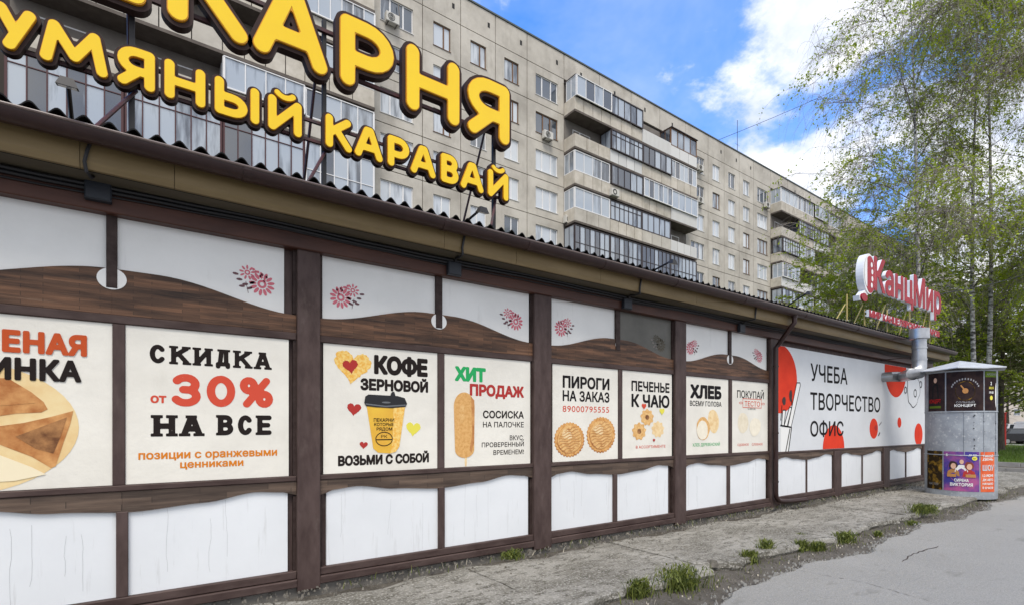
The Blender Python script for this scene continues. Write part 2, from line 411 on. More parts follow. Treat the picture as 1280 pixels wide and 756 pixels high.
class MB:
    def __init__(s): s.v = []; s.f = []
    def add(s, v, f):
        k = len(s.v); s.v += [tuple(p) for p in v]; s.f += [tuple(i + k for i in q) for q in f]; return s
    def box(s, x0, x1, y0, y1, z0, z1):
        return s.add([(x0, y0, z0), (x1, y0, z0), (x1, y1, z0), (x0, y1, z0), (x0, y0, z1), (x1, y0, z1), (x1, y1, z1), (x0, y1, z1)],
                     [(0, 3, 2, 1), (4, 5, 6, 7), (0, 1, 5, 4), (1, 2, 6, 5), (2, 3, 7, 6), (3, 0, 4, 7)])
    def bevbox(s, x0, x1, y0, y1, z0, z1, c=.008):
        """box whose front (-y) edges are chamfered"""
        v = [(x0, y1, z0), (x1, y1, z0), (x1, y1, z1), (x0, y1, z1),
             (x0, y0 + c, z0), (x1, y0 + c, z0), (x1, y0 + c, z1), (x0, y0 + c, z1),
             (x0 + c, y0, z0 + c), (x1 - c, y0, z0 + c), (x1 - c, y0, z1 - c), (x0 + c, y0, z1 - c)]
        f = [(0, 3, 2, 1), (8, 9, 10, 11)]
        for a in range(4):
            b = (a + 1) % 4
            f += [(a, b, b + 4, a + 4), (a + 4, b + 4, b + 8, a + 8)]
        return s.add(v, f)
    def tube(s, pts, r, n=8, cap=True):
        pts = [Vector(p) for p in pts]
        rs = r if isinstance(r, (list, tuple)) else [r] * len(pts)
        v = []; f = []
        up = None
        for i, p in enumerate(pts):
            d = (pts[min(i + 1, len(pts) - 1)] - pts[max(i - 1, 0)]).normalized()
            if up is None: up = Vector((0, 0, 1)) if abs(d.z) < .9 else Vector((1, 0, 0))
            a = d.cross(up).normalized(); up = a.cross(d).normalized()
            for k in range(n):
                t = 2 * math.pi * k / n
                v.append(p + (a * math.cos(t) + up * math.sin(t)) * rs[i])
        for i in range(len(pts) - 1):
            for k in range(n):
                k2 = (k + 1) % n
                f.append((i * n + k, i * n + k2, (i + 1) * n + k2, (i + 1) * n + k))
        if cap: f.append(tuple(range(n))); f.append(tuple(reversed(range((len(pts) - 1) * n, len(pts) * n))))
        return s.add(v, f)
    def plate(s, loops, y0, y1, bev=0.0):
        """closed outline loops [(x,z)..] (holes allowed) filled in the XZ plane between y0 (front) and y1"""
        pts, tris, edges = fill(loops)
        n = len(pts)
        v = [(p[0], y0, p[1]) for p in pts] + [(p[0], y1, p[1]) for p in pts]
        f = []
        for a, b, c in tris: f += [(a, b, c), (c + n, b + n, a + n)]
        for a, b in edges: f.append((a, a + n, b + n, b))
        return s.add(v, f)
    def sheet(s, loops, y):
        pts, tris, _ = fill(loops)
        return s.add([(p[0], y, p[1]) for p in pts], tris)
    def mesh(s, name, m, off=Vector((0, 0, 0)), smooth=False):
        me = bpy.data.meshes.new(name)
        me.from_pydata([(x - off.x, y - off.y, z - off.z) for x, y, z in s.v], [], s.f)
        if m: me.materials.append(M[m] if isinstance(m, str) else m)
        if smooth: me.polygons.foreach_set('use_smooth', [True] * len(me.polygons))
        me.update()
        return me
    def build(s, name, m, parent=None, smooth=False, label=None, origin=None):
        off = wloc(parent) if parent else Vector((0, 0, 0))
        o2 = Vector(origin) if origin is not None else off
        me = s.mesh(name, m, o2, smooth)
        o = bpy.data.objects.new(name, me); C.objects.link(o)
        o.location = o2 - off
        WL[o.name] = o2
        if parent: o.parent = parent
        if label: o['label'] = label
        if smooth and len(s.v) < 60000:
            try: me.set_sharp_from_angle(angle=R(40))
            except Exception: pass
        return o
def inst(name, me, loc, parent=None):
    off = wloc(parent) if parent else Vector((0, 0, 0))
    o = bpy.data.objects.new(name, me); C.objects.link(o)
    o.location = Vector(loc) - off; WL[o.name] = Vector(loc)
    if parent: o.parent = parent
    return o
def struct(name, mb, m, **kw):
    o = mb.build(name, m, **kw); o['kind'] = 'structure'; return o

# ------------------------------------------------------------------ geometry of the place: photo column/row -> point on a plane
D = 9.3 * CT                                    # kiosk wall plane y
def wx(px, y=D):
    s = (px - 640) / F
    return y * (CT + ST * s) / (ST - CT * s)
def depth(x, y): return CT * x + ST * y
def wz(px, py, y=D): return EYE + (HOR - py) / F * depth(wx(px, y), y)
def zr(r, dp=9.3): return EYE + r * dp           # ratio (rows above horizon)/(VX - column) -> height
def gp(px, py, z=0.0):
    Z = F * (EYE - z) / (py - HOR); X = (px - 640) / F * Z
    return (CT * Z + ST * X, ST * Z - CT * X)
def at(px, Z, py=None):
    X = (px - 640) / F * Z
    p = (CT * Z + ST * X, ST * Z - CT * X)
    return p if py is None else (p[0], p[1], EYE + (HOR - py) / F * Z)

# ------------------------------------------------------------------ glyphs drawn from strokes
def arc(cx, cy, rx, ry, a0, a1, n=10):
    return [(cx + rx * math.cos(R(a0 + (a1 - a0) * i / n)), cy + ry * math.sin(R(a0 + (a1 - a0) * i / n))) for i in range(n + 1)]
G = {
 'П': [[(0, 0), (0, 1), (1, 1), (1, 0)]],
 'Е': [[(1, 1), (0, 1), (0, 0), (1, 0)], [(0, .5), (.85, .5)]],
 'К': [[(0, 0), (0, 1)], [(0, .42), (.95, 1)], [(.36, .62), (1, 0)]],
 'А': [[(0, 0), (.42, 1), (.58, 1), (1, 0)], [(.16, .30), (.84, .30)]],
 'Р': [[(0, 0), (0, 1), (.5, 1)] + arc(.5, .70, .5, .30, 90, -90) + [(0, .40)]],
 'Н': [[(0, 0), (0, 1)], [(1, 0), (1, 1)], [(0, .48), (1, .48)]],
 'Я': [[(1, 0), (1, 1), (.5, 1)] + arc(.5, .70, .5, .30, 90, 270) + [(1, .40)], [(.55, .40), (0, 0)]],
 'У': [[(0, 1), (.52, .36)], [(1, 1), (.3, 0)]],
 'М': [[(0, 0), (.14, 1), (.5, .22), (.86, 1), (1, 0)]],
 'Ы': [[(0, 1), (0, 0), (.36, 0)] + arc(.36, .26, .30, .26, -90, 90) + [(0, .52)], [(1, 0), (1, 1)]],
 'Й': [[(0, 1), (0, 0), (1, 1), (1, 0)], arc(.5, 1.62, .34, .26, 205, 335)],
 'В': [[(0, 0), (0, 1), (.5, 1)] + arc(.5, .76, .42, .24, 90, -90) + [(0, .52)], [(.5, .52)] + arc(.5, .26, .5, .26, 90, -90) + [(0, 0)]],
 'С': [arc(.5, .5, .5, .5, 40, 320, 18)],
 'И': [[(0, 1), (0, 0), (1, 1), (1, 0)]],
 'Д': [[(0, -.12), (0, .06), (1, .06), (1, -.12)], [(.18, .06), (.34, 1), (.82, 1), (.82, .06)]],
 '3': [arc(.45, .74, .45, .26, 150, -60, 12) + [(.35, .52)], [(.35, .52)] + arc(.45, .26, .5, .27, 70, -150, 12)],
 '0': [arc(.5, .5, .5, .5, 0, 360, 24)],
 '%': [arc(.2, .78, .2, .22, 0, 360, 14), arc(.8, .22, .2, .22, 0, 360, 14), [(.12, 0), (.88, 1)]],
}
SERIF = {'К': [(0, 0), (0, 1), (1, 0), (.95, 1)], 'И': [(0, 0), (0, 1), (1, 0), (1, 1)], 'Д': [(.34, 1), (.82, 1)], 'А': [(0, 0), (1, 0), (.46, 1)],
         'Н': [(0, 0), (0, 1), (1, 0), (1, 1)], 'В': [(0, 0), (0, 1)], 'Е': [(0, 0), (0, 1)], 'С': []}
def contour(segs, rad, rects, bb, cell):
    """outline loops of the union of round-capped strokes (and rectangles)"""
    x0, x1, z0, z1 = bb
    nx = int((x1 - x0) / cell) + 2; nz = int((z1 - z0) / cell) + 2
    X, Z = np.meshgrid(x0 + np.arange(nx) * cell, z0 + np.arange(nz) * cell, indexing='ij')
    d = np.full(X.shape, 1e9)
    for (ax, az), (bx, bz), rr in segs:
        dx, dz = bx - ax, bz - az; L = dx * dx + dz * dz
        t = np.clip(((X - ax) * dx + (Z - az) * dz) / L, 0, 1) if L > 0 else 0
        d = np.minimum(d, np.hypot(X - ax - t * dx, Z - az - t * dz) - rr)
    for (rx0, rx1, rz0, rz1) in rects:
        qx = np.maximum(rx0 - X, X - rx1); qz = np.maximum(rz0 - Z, Z - rz1)
        d = np.minimum(d, np.where((qx > 0) & (qz > 0), np.hypot(qx, qz), np.maximum(qx, qz)))
    return march(d, x0, z0, cell)
def march(d, x0, z0, cell):
    d[np.abs(d) < 1e-7] = 1e-7
    ins = d < 0
    nxt = {}
    pos = {}
    def ep(i, j, k, l):
        key = (i, j, k, l) if (i, j) < (k, l) else (k, l, i, j)
        if key not in pos:
            a = d[key[0], key[1]]; b = d[key[2], key[3]]; t = a / (a - b)
            pos[key] = (x0 + cell * (key[0] + t * (key[2] - key[0])), z0 + cell * (key[1] + t * (key[3] - key[1])))
        return key
    mix = ins[:-1, :-1].astype(int) + ins[1:, :-1] + ins[1:, 1:] + ins[:-1, 1:]
    for i, j in zip(*np.nonzero((mix > 0) & (mix < 4))):
        c = [(i, j), (i + 1, j), (i + 1, j + 1), (i, j + 1)]
        s = [ins[p] for p in c]
        outs = [k for k in range(4) if s[k] and not s[(k + 1) % 4]]
        ons = [k for k in range(4) if not s[k] and s[(k + 1) % 4]]
        for k in outs:
            m = min(ons, key=lambda q: (q - k) % 4) if len(ons) > 1 else ons[0]
            a = ep(*c[k], *c[(k + 1) % 4]); b = ep(*c[m], *c[(m + 1) % 4])
            nxt[a] = b
            if len(ons) > 1: ons.remove(m)
    loops = []
    while nxt:
        a = next(iter(nxt)); L = []
        while a in nxt:
            b = nxt.pop(a); L.append(pos[a]); a = b
        if len(L) > 5:
            # simplify
            S = [L[0]]
            for q in range(1, len(L) - 1):
                p0, p1, p2 = S[-1], L[q], L[q + 1]
                cr = abs((p1[0] - p0[0]) * (p2[1] - p0[1]) - (p2[0] - p0[0]) * (p1[1] - p0[1]))
                ln = math.hypot(p2[0] - p0[0], p2[1] - p0[1])
                if ln == 0 or cr / ln > cell * .05 or math.hypot(p1[0] - p0[0], p1[1] - p0[1]) > cell * 6: S.append(p1)
            S.append(L[-1])
            loops.append(S)
    return loops
def glyph(ch, box, rad, grow=0.0, serif=0.0, cell=None, body_top=None):
    x0, x1, z0, z1 = box
    def mp(p): return (x0 + rad + p[0] * (x1 - x0 - 2 * rad), z0 + rad + p[1] * (z1 - z0 - 2 * rad))
    segs = []
    for st in G[ch]:
        q = [mp(p) for p in st]
        br = ch == 'Й' and st[0][1] > 1.2
        if br: q = [(p[0], z1 + rad * .95 + (p[1] - z1) * .0 + (math.sin(i / (len(q) - 1) * math.pi)) * -rad * .8) for i, p in enumerate(q)]
        rr = rad * (.72 if br else 1) + grow
        segs += [(q[i], q[i + 1], rr) for i in range(len(q) - 1)]
    rects = []
    if serif:
        for p in SERIF.get(ch, []):
            a = mp(p); w = serif; h = rad * .55
            zz = a[1] - rad if p[1] < .5 else a[1] + rad - 2 * h
            rects.append((a[0] - w, a[0] + w, zz, zz + 2 * h))
    m = rad + grow + .02
    bb = (x0 - m - serif, x1 + m + serif, z0 - m - (z1 - z0) * .15, z1 + m + rad * 2.4)
    return contour(segs, rad, rects, bb, cell or rad / 4.0)

_GL = {}
def glyph_outline(body, bold, spacing, res):
    """outline loops of a line of type, thickened by `bold`; built from the font's own outlines on a distance field"""
    key = (body, bold, spacing, res)
    if key in _GL: return _GL[key]
    c = bpy.data.curves.new('text', 'FONT'); c.body = body; c.size = 1; c.space_character = spacing
    o = bpy.data.objects.new('text', c); C.objects.link(o)
    bpy.context.view_layer.update()
    dg = bpy.context.evaluated_depsgraph_get()
    cu = o.evaluated_get(dg).to_curve(dg)
    polys = []
    for sp in cu.splines:
        bp = sp.bezier_points; n = len(bp); P = []
        for i in range(n):
            a, b = bp[i], bp[(i + 1) % n]
            p0, p1, p2, p3 = a.co, a.handle_right, b.handle_left, b.co
            straight = abs((p1 - p0).cross(p3 - p0).z) < 1e-5 and abs((p2 - p0).cross(p3 - p0).z) < 1e-5
            k = 1 if straight else 5
            for q in range(k):
                t = q / k; P.append(p0 * (1 - t) ** 3 + p1 * 3 * t * (1 - t) ** 2 + p2 * 3 * t * t * (1 - t) + p3 * t ** 3)
        if n > 1: polys.append(np.array([(p.x, p.y) for p in P]))
    o.evaluated_get(dg).to_curve_clear(); bpy.data.objects.remove(o); bpy.data.curves.remove(c)
    polys.sort(key=lambda p: p[:, 0].min())
    groups = []
    for p in polys:
        a, b = p[:, 0].min() - bold, p[:, 0].max() + bold
        if groups and a < groups[-1][1] + .005: groups[-1][0].append(p); groups[-1][1] = max(groups[-1][1], b)
        else: groups.append([[p], b])
    out = []
    for g, _ in groups:
        al = np.concatenate(g); m = bold + res * 2.2
        x0, z0 = al.min(0) - m; x1, z1 = al.max(0) + m
        X, Z = np.meshgrid(np.arange(x0, x1 + res, res), np.arange(z0, z1 + res, res), indexing='ij')
        d = np.full(X.shape, 1e9); wnd = np.zeros(X.shape, int)
        for p in g:
            for (ax, az), (bx, bz) in zip(p, np.roll(p, -1, 0)):
                dx, dz = bx - ax, bz - az; L = dx * dx + dz * dz
                if L < 1e-14: continue
                t = np.clip(((X - ax) * dx + (Z - az) * dz) / L, 0, 1)
                d = np.minimum(d, (X - ax - t * dx) ** 2 + (Z - az - t * dz) ** 2)
                side = dx * (Z - az) - dz * (X - ax)
                wnd += ((az <= Z) & (bz > Z) & (side > 0)).astype(int) - ((az > Z) & (bz <= Z) & (side < 0)).astype(int)
        d = np.sqrt(d); d = np.where(wnd != 0, -d, d) - bold
        out.append(march(d, x0, z0, res))
    _GL[key] = out
    return out
def text_loops(body, x0, x1, z0, z1, bold=0.0, hgt=None, spacing=1.0, res=None):
    res = res or (.02 if (z1 - z0) > .09 else .03)
    G_ = glyph_outline(body, bold, spacing, res)
    al = [p for g in G_ for L in g for p in L]
    a, b = min(p[0] for p in al), max(p[0] for p in al); cap = hgt or .727
    return [[[(x0 + (p[0] - a) / (b - a) * (x1 - x0), z0 + (p[1] + bold) / (cap + 2 * bold) * (z1 - z0)) for p in L] for L in g] for g in G_]
def text_mesh(body, x0, x1, z0, z1, y, **kw):
    mb = MB()
    for g in text_loops(body, x0, x1, z0, z1, **kw): mb.sheet(g, y)
    return mb.v, mb.f
def text(body, x0, x1, z0, z1, y, m, parent, name='lettering', label=None, **kw):
    """one line of print; every line is one part"""
    v, f = text_mesh(body, x0, x1, z0, z1, y, **kw)
    return MB().add(v, f).build(name, m, parent, label=label)
def ell(cx, cz, rx, rz, n=28, a0=0, a1=360, wob=0.0, seed=0, rot=0.0):
    rd = random.Random(seed); ph = [rd.uniform(0, 6.28) for _ in range(4)]
    out = []
    full = abs(a1 - a0) >= 360
    for i in range(n if full else n + 1):
        a = R(a0 + (a1 - a0) * i / n)
        k = 1 + wob * (math.sin(3 * a + ph[0]) + .6 * math.sin(5 * a + ph[1]) + .5 * math.sin(9 * a + ph[2]))
        ex, ez = rx * k * math.cos(a), rz * k * math.sin(a)
        out.append((cx + ex * math.cos(rot) - ez * math.sin(rot), cz + ex * math.sin(rot) + ez * math.cos(rot)))
    return out
def heart(cx, cz, w, rag=0.0, seed=1, rot=0.0):
    rd = random.Random(seed); pts = []
    n = 72 if rag else 40
    for i in range(n):
        t = 2 * math.pi * i / n
        x = 16 * math.sin(t) ** 3 / 34; z = (13 * math.cos(t) - 5 * math.cos(2 * t) - 2 * math.cos(3 * t) - math.cos(4 * t)) / 34
        k = 1 + rag * rd.uniform(-1, 1)
        x, z = x * k, z * k
        pts.append((cx + w * (x * math.cos(rot) - z * math.sin(rot)), cz + w * (x * math.sin(rot) + z * math.cos(rot))))
    return pts
def clipbox(loop, x0, x1, z0, z1):
    def clip(L, ins, inter):
        out = []
        for i in range(len(L)):
            a, b = L[i - 1], L[i]
            if ins(b):
                if not ins(a): out.append(inter(a, b))
                out.append(b)
            elif ins(a): out.append(inter(a, b))
        return out
    def ix(v): return lambda a, b: (v, a[1] + (b[1] - a[1]) * (v - a[0]) / (b[0] - a[0]))
    def iz(v): return lambda a, b: (a[0] + (b[0] - a[0]) * (v - a[1]) / (b[1] - a[1]), v)
    L = clip(loop, lambda p: p[0] >= x0, ix(x0)); L = clip(L, lambda p: p[0] <= x1, ix(x1))
    L = clip(L, lambda p: p[1] >= z0, iz(z0)); L = clip(L, lambda p: p[1] <= z1, iz(z1))
    return L

#@@GROUND
# ================================================================== ground
A_Y = 3.42                                        # outer edge of the concrete strip along the kiosk
def grid_sheet(x0, x1, y0, y1, z, step, amp, seed, edge=None):
    rd = np.random.default_rng(seed)
    xs = np.arange(x0, x1 + step * .5, step); ys = np.linspace(y0, y1, max(2, int((y1 - y0) / step) + 1))
    mb = MB(); ny = len(ys)
    v = []; 
    for i, x in enumerate(xs):
        e = edge(x) if edge else 0
        for j, y in enumerate(ys):
            yy = y + (e * (1 - j / (ny - 1)) if edge else 0)
            zz = z + (rd.normal() * amp if amp else 0)
            v.append((x, yy, zz))
    f = [(i * ny + j, (i + 1) * ny + j, (i + 1) * ny + j + 1, i * ny + j + 1) for i in range(len(xs) - 1) for j in range(ny - 1)]
    return mb.add(v, f)
gm = MB().add([(-900, -900, -.16), (1500, -900, -.16), (1500, 1500, -.16), (-900, 1500, -.16)], [(0, 1, 2, 3)])
struct('ground', gm, 'dirt')
struct('dirt_strip', grid_sheet(-8, 60, 1.6, 6.2, -.098, .25, .009, 3), 'dirt')
def asph_edge(x):
    return .10 * math.sin(x * 1.3 + 1) + .07 * math.sin(x * 3.1) + .03 * math.sin(x * 7.7 + 2) + .012 * math.sin(x * 23)
am = MB()
xs = [-8 + .08 * i for i in range(int(68 / .08) + 1)]
v = []
for x in xs:
    y1 = 2.97 + asph_edge(x) * .8 + (-.2 * math.exp(-((x - 4.3) / .8) ** 2))
    v += [(x, -60, -.045), (x, y1 - .06, -.045), (x, y1, -.11)]
f = []
for i in range(len(xs) - 1):
    for k in range(2): f.append((i * 3 + k, (i + 1) * 3 + k, (i + 1) * 3 + k + 1, i * 3 + k + 1))
am.add(v, f); road = struct('road', am, 'asphalt')
def crack(px):
    m = MB(); P = []
    for i in range(len(px) - 1):
        a, b = gp(*px[i], z=-.045), gp(*px[i + 1], z=-.045)
        n = 6
        for k in range(n): P.append((a[0] + (b[0] - a[0]) * k / n + random.uniform(-.015, .015), a[1] + (b[1] - a[1]) * k / n + random.uniform(-.015, .015)))
    P.append(gp(*px[-1], z=-.045))
    v = []; f = []
    for i, p in enumerate(P):
        w = random.uniform(.005, .012) if 0 < i < len(P) - 1 else .001
        v += [(p[0], p[1] - w, -.0415), (p[0], p[1] + w, -.0415)]
    for i in range(len(P) - 1): f.append((i * 2, i * 2 + 2, i * 2 + 3, i * 2 + 1))
    return m.add(v, f)
for pxs in ([(996, 712), (1040, 720), (1090, 730), (1130, 742), (1180, 756), (1230, 775)], [(1128, 702), (1140, 692), (1155, 688), (1173, 682)]):
    c = crack(pxs).build('crack', 'dark_trim', road)
# concrete strip in separate cast slabs with a broken front edge
def edge_y(x):
    return .045 * math.sin(x * 2.1 + .4) + .03 * math.sin(x * 5.3) + .02 * math.sin(x * 13.1)
slab_x = [-8, -3.1, .9, 2.9, 5.15, 8.0, 11.1, 14.2, 18.2, 24.4]
apron = None
struct_ap = bpy.data.objects.new('pavement', None); C.objects.link(struct_ap); struct_ap['kind'] = 'structure'; WL['pavement'] = Vector((0, 0, 0))
for k in range(len(slab_x) - 1):
    x0, x1 = slab_x[k] + .012, slab_x[k + 1] - .012
    n = max(4, int((x1 - x0) / .12)); v = []; f = []
    dz = random.uniform(-.012, .012); tl = random.uniform(-.015, .01)
    rows = 14
    for i in range(n + 1):
        x = x0 + (x1 - x0) * i / n
        ey = A_Y + edge_y(x) + (random.uniform(-.02, .02))
        if k == 4 and i < 4: ey += (4 - i) * .07
        if k == 7 and i > n - 4: ey += .05
        back = D - .28 + .08 * math.sin(x * 2.7) + .04 * math.sin(x * 9)
        prof = [(ey + .03, -.13), (ey + random.uniform(-.012, .012), -.06), (ey + random.uniform(.004, .02), -.010)]
        for y, z in prof: v.append((x, y, z + dz))
        for j in range(rows):
            t = j / (rows - 1); y = ey + .04 + (back - ey - .04) * t
            v.append((x, y, dz + tl * t + random.gauss(0, .0035) - (.035 * max(0, t - .9) * 10 if t > .9 else 0)))
        v.append((x, back, -.13))
    m = rows + 4
    for i in range(n):
        for j in range(m - 1): f.append((i * m + j, (i + 1) * m + j, (i + 1) * m + j + 1, i * m + j + 1))
    f.append(tuple(range(m))); f.append(tuple(reversed(range(n * m, n * m + m))))
    MB().add(v, f).build('concrete_slab', 'concrete_apron', struct_ap)

# rubble and litter between the kiosk and the slabs, and along the broken edge
def rubble(n, fx, size, m, seed):
    rd = random.Random(seed); mb = MB()
    for _ in range(n):
        x, y, z = fx(rd); s = rd.uniform(*size)
        a = rd.uniform(0, 6.28); h = s * rd.uniform(.3, .7)
        ps = [(x + s * math.cos(a + q * 1.57) * rd.uniform(.6, 1), y + s * math.sin(a + q * 1.57) * rd.uniform(.6, 1)) for q in range(4)]
        mb.add([(p[0], p[1], z - .01) for p in ps] + [(x + (p[0] - x) * .6, y + (p[1] - y) * .6, z + h) for p in ps],
               [(4, 5, 6, 7), (0, 1, 5, 4), (1, 2, 6, 5), (2, 3, 7, 6), (3, 0, 4, 7)])
    return mb
g1 = rubble(1800, lambda r: (r.uniform(-2, 19) , D - .02 - abs(r.gauss(0, .26)), -.01 if False else .002), (.006, .022), 'stone', 1).build('gravel', 'stone')
g1['kind'] = 'stuff'
g2 = rubble(900, lambda r: (r.uniform(2, 17), 3.35 - abs(r.gauss(0, .16)), -.09), (.006, .022), 'stone', 2).build('gravel', 'stone'); g2['kind'] = 'stuff'
g3 = rubble(60, lambda r: (r.uniform(2, 12), 3.3 - abs(r.gauss(0, .16)), -.085), (.006, .016), 'litter', 5).build('litter', 'litter'); g3['kind'] = 'stuff'
g5 = rubble(1500, lambda r: (lambda x: (x, 2.97 + asph_edge(x) * .8 + (-.2 * math.exp(-((x - 4.3) / .8) ** 2)) - .03 - r.gauss(0, .05), -.050))(r.uniform(2, 22)), (.006, .02), 'asphalt', 9).build('asphalt_crumbs', 'asphalt'); g5['kind'] = 'stuff'
g4 = rubble(500, lambda r: (r.uniform(0, 17), r.uniform(3.5, D - .2), .0), (.004, .012), 'stone', 6).build('grit', 'stone'); g4['kind'] = 'stuff'
for (px, py, s, lab) in ((663, 690, .07, 'pale broken stone at the foot of the wide post beside the sausage poster'),
                         (890, 704, .10, 'broken lump of kerb at the edge of the concrete strip between two weeds')):
    gx, gy = gp(px, py, -.02 if px > 800 else 0)
    st = rubble(1, lambda r: (gx, gy, -.04 if px > 800 else .0), (s, s), 'stone', int(px))
    o = st.build('stone', 'stone', origin=(gx, gy, 0)); tag(o, lab, 'stone')

# lawn, kerbs and the road beyond it
lx0 = 24.6
lm = MB().box(lx0 + .15, 62, 3.9, 40, -.3, .04); struct('lawn', lm, 'lawn_soil')
for i in range(12):
    o = MB().bevbox(lx0 + .0, lx0 + .15, 3.75 + i * 1.0, 4.735 + i * 1.0, -.2, .13).build('kerb', 'curb'); o['kind'] = 'structure'
for i in range(12):
    o = MB().bevbox(lx0 + 2.1, lx0 + 2.25, 3.75 + i * 1.0, 4.735 + i * 1.0, -.1, .22).build('kerb', 'curb'); o['kind'] = 'structure'
struct('footpath', MB().box(lx0 + .152, lx0 + 2.098, 3.7, 18, -.2, .06), 'dirt')
for i in range(16):
    o = MB().bevbox(lx0 + .2 + i * 1.5, lx0 + 1.68 + i * 1.5, 3.6, 3.74, -.2, .07).build('kerb', 'curb'); o['kind'] = 'structure'
struct('path', MB().box(57, 60, -30, 40, -.2, .06), 'path')
# grass blades on the lawn
def blades(n, fx, h, w, m, name, seed, lean=.5):
    r = np.random.default_rng(seed)
    P = np.array([fx(r) for _ in range(n)])
    a = r.uniform(0, 6.28, n); hh = r.uniform(*h, n); ww = r.uniform(.6, 1, n) * w; ln = r.uniform(0, lean, n) * hh; b = r.uniform(0, 6.28, n)
    dx, dy = np.cos(a) * ww, np.sin(a) * ww
    v = np.zeros((n, 5, 3))
    v[:, 0] = P + np.stack([-dx, -dy, 0 * dx], 1); v[:, 1] = P + np.stack([dx, dy, 0 * dx], 1)
    mid = P + np.stack([np.cos(b) * ln * .3, np.sin(b) * ln * .3, hh * .6], 1)
    v[:, 2] = mid + np.stack([dx * .7, dy * .7, 0 * dx], 1); v[:, 3] = mid - np.stack([dx * .7, dy * .7, 0 * dx], 1)
    v[:, 4] = P + np.stack([np.cos(b) * ln, np.sin(b) * ln, hh], 1)
    k = np.arange(n) * 5
    mb = MB(); mb.v = [tuple(p) for p in v.reshape(-1, 3)]
    mb.f = [(i, i + 1, i + 2, i + 3) for i in k] + [(i + 3, i + 2, i + 4) for i in k]
    return mb
lawn_g = blades(26000, lambda r: (26.9 + 30 * r.random() ** 1.6, 3.8 + 12 * r.random(), .03), (.08, .2), .012, 'lawn_blade', 'grass', 4).build('grass', 'lawn_blade')
lawn_g['kind'] = 'stuff'
# weeds along the broken edge
weeds = [(798, 741, .16, .20, 'grassy weed at the broken edge nearest the camera'), (850, 731, .30, .26, 'big bushy green weed in the nearest corner of the concrete edge'),
         (936, 700, .15, .17, 'low green weed just beyond the broken kerb lump'), (958, 690, .13, .24, 'taller yellow-green weed beside the step in the concrete'),
         (1002, 684, .13, .15, 'short green weed at the left of the middle clump by the asphalt'), (1022, 684, .14, .13, 'short green weed in the middle of the broken edge'),
         (1055, 674, .22, .16, 'bright green weed with wide leaves by the broken concrete edge'), (1098, 667, .07, .06, 'tiny weed in the dirt between concrete and asphalt'),
         (1155, 640, .32, .18, 'wide grassy weed on the concrete strip near the advertising column'), (1141, 653, .12, .05, 'flat small weed in the dirt beside the far weed'),
         (1001, 672, .10, .10, 'small weed against the raised slab edge'), (640, 697, .14, .10, 'dusty weed by the plinth left of the wide post')]
for i, (px, py, wd, h, lab) in enumerate(weeds):
    gx, gy = gp(px, py, -.06 if py < 745 and px > 700 and i not in (8, 11) else 0)
    gz = -.095 if i not in (8, 11) else -.005
    t = thing('weed', lab, 'weed', (gx, gy, gz), 'weeds growing along the concrete strip')
    nb = int(95 * wd / .15 + 30)
    blades(nb, lambda r: (gx + r.normal() * wd * .6, gy + r.normal() * wd * .32, gz), (h * .2, h * 1.1), .006, 'weed_leaf', 'blades', 50 + i, 1.0).build('blades', 'weed_leaf', t)['kind'] = 'stuff'
    nb = int(300 * wd / .15)
    blades(nb, lambda r: (gx + r.normal() * wd * .4, gy + r.normal() * wd * .25, gz + r.uniform(0, h * .75) ** 1.0), (.02, .055), .012, 'weed_leaf', 'leaf', 90 + i, 1.7).build('broad_leaves', 'weed_leaf', t)['kind'] = 'stuff'

st_ = blades(700, lambda r: ((lambda q: (r.uniform(1.5, 17), D - .10 - abs(r.normal()) * .12, -.01) if q < .45 else (r.uniform(3, 18), 3.36 - abs(r.normal()) * .14, -.10))(r.random())), (.02, .09), .005, 'weed_leaf', 'x', 77, 1.3).build('stray_grass', 'weed_leaf'); st_['kind'] = 'stuff'
dr_ = blades(300, lambda r: ((lambda q: (r.uniform(1.5, 17), D - .08 - abs(r.normal()) * .2, -.01) if q < .6 else (r.uniform(3, 18), 3.36 - abs(r.normal()) * .2, -.10))(r.random())), (.02, .08), .004, 'dry', 'x', 78, 2.5).build('dry_stalks', 'litter'); dr_['kind'] = 'stuff'
#@@KIOSK
# ================================================================== the kiosk
X0, X1 = -7.0, wx(1160)
kiosk = thing('bakery_kiosk', 'long low brown timber kiosk with white panels, posters and a corrugated roof edge', 'kiosk', (0, D, 0))
K = lambda mb, name, m, **kw: mb.build(name, m, kiosk, **kw)
Z_TOP = zr(.1853)
K(MB().box(X0, X1 - .02, D + .03, D + .2, -.1, Z_TOP + .35), 'backing_wall', 'brown_paint')
K(MB().box(X0, X0 + .15, D + .2, D + 5, -.1, 3.4).box(X1 - .17, X1 - .02, D + .203, D + 5, -.1, 3.4).box(X0 + .153, X1 - .173, D + 4.8, D + 4.98, -.1, 3.4), 'outer_wall', 'grey_wall')
z_lp0, z_p0, z_p1 = zr(-.1523), zr(-.0523), zr(.0904)
posts = [(wx(-186) , wx(-136)), (wx(370), wx(398.5)), (wx(664.5), wx(686)), (wx(840.5), wx(854)), (wx(958.7) + .03, wx(969))]
posts[0] = (posts[1][0] - 2.78, posts[1][0] - 2.57)
for i, (a, b) in enumerate(posts):
    K(MB().bevbox(a, b, D - .065, D + .03, -.02, Z_TOP + .05), 'post', 'brown_paint')
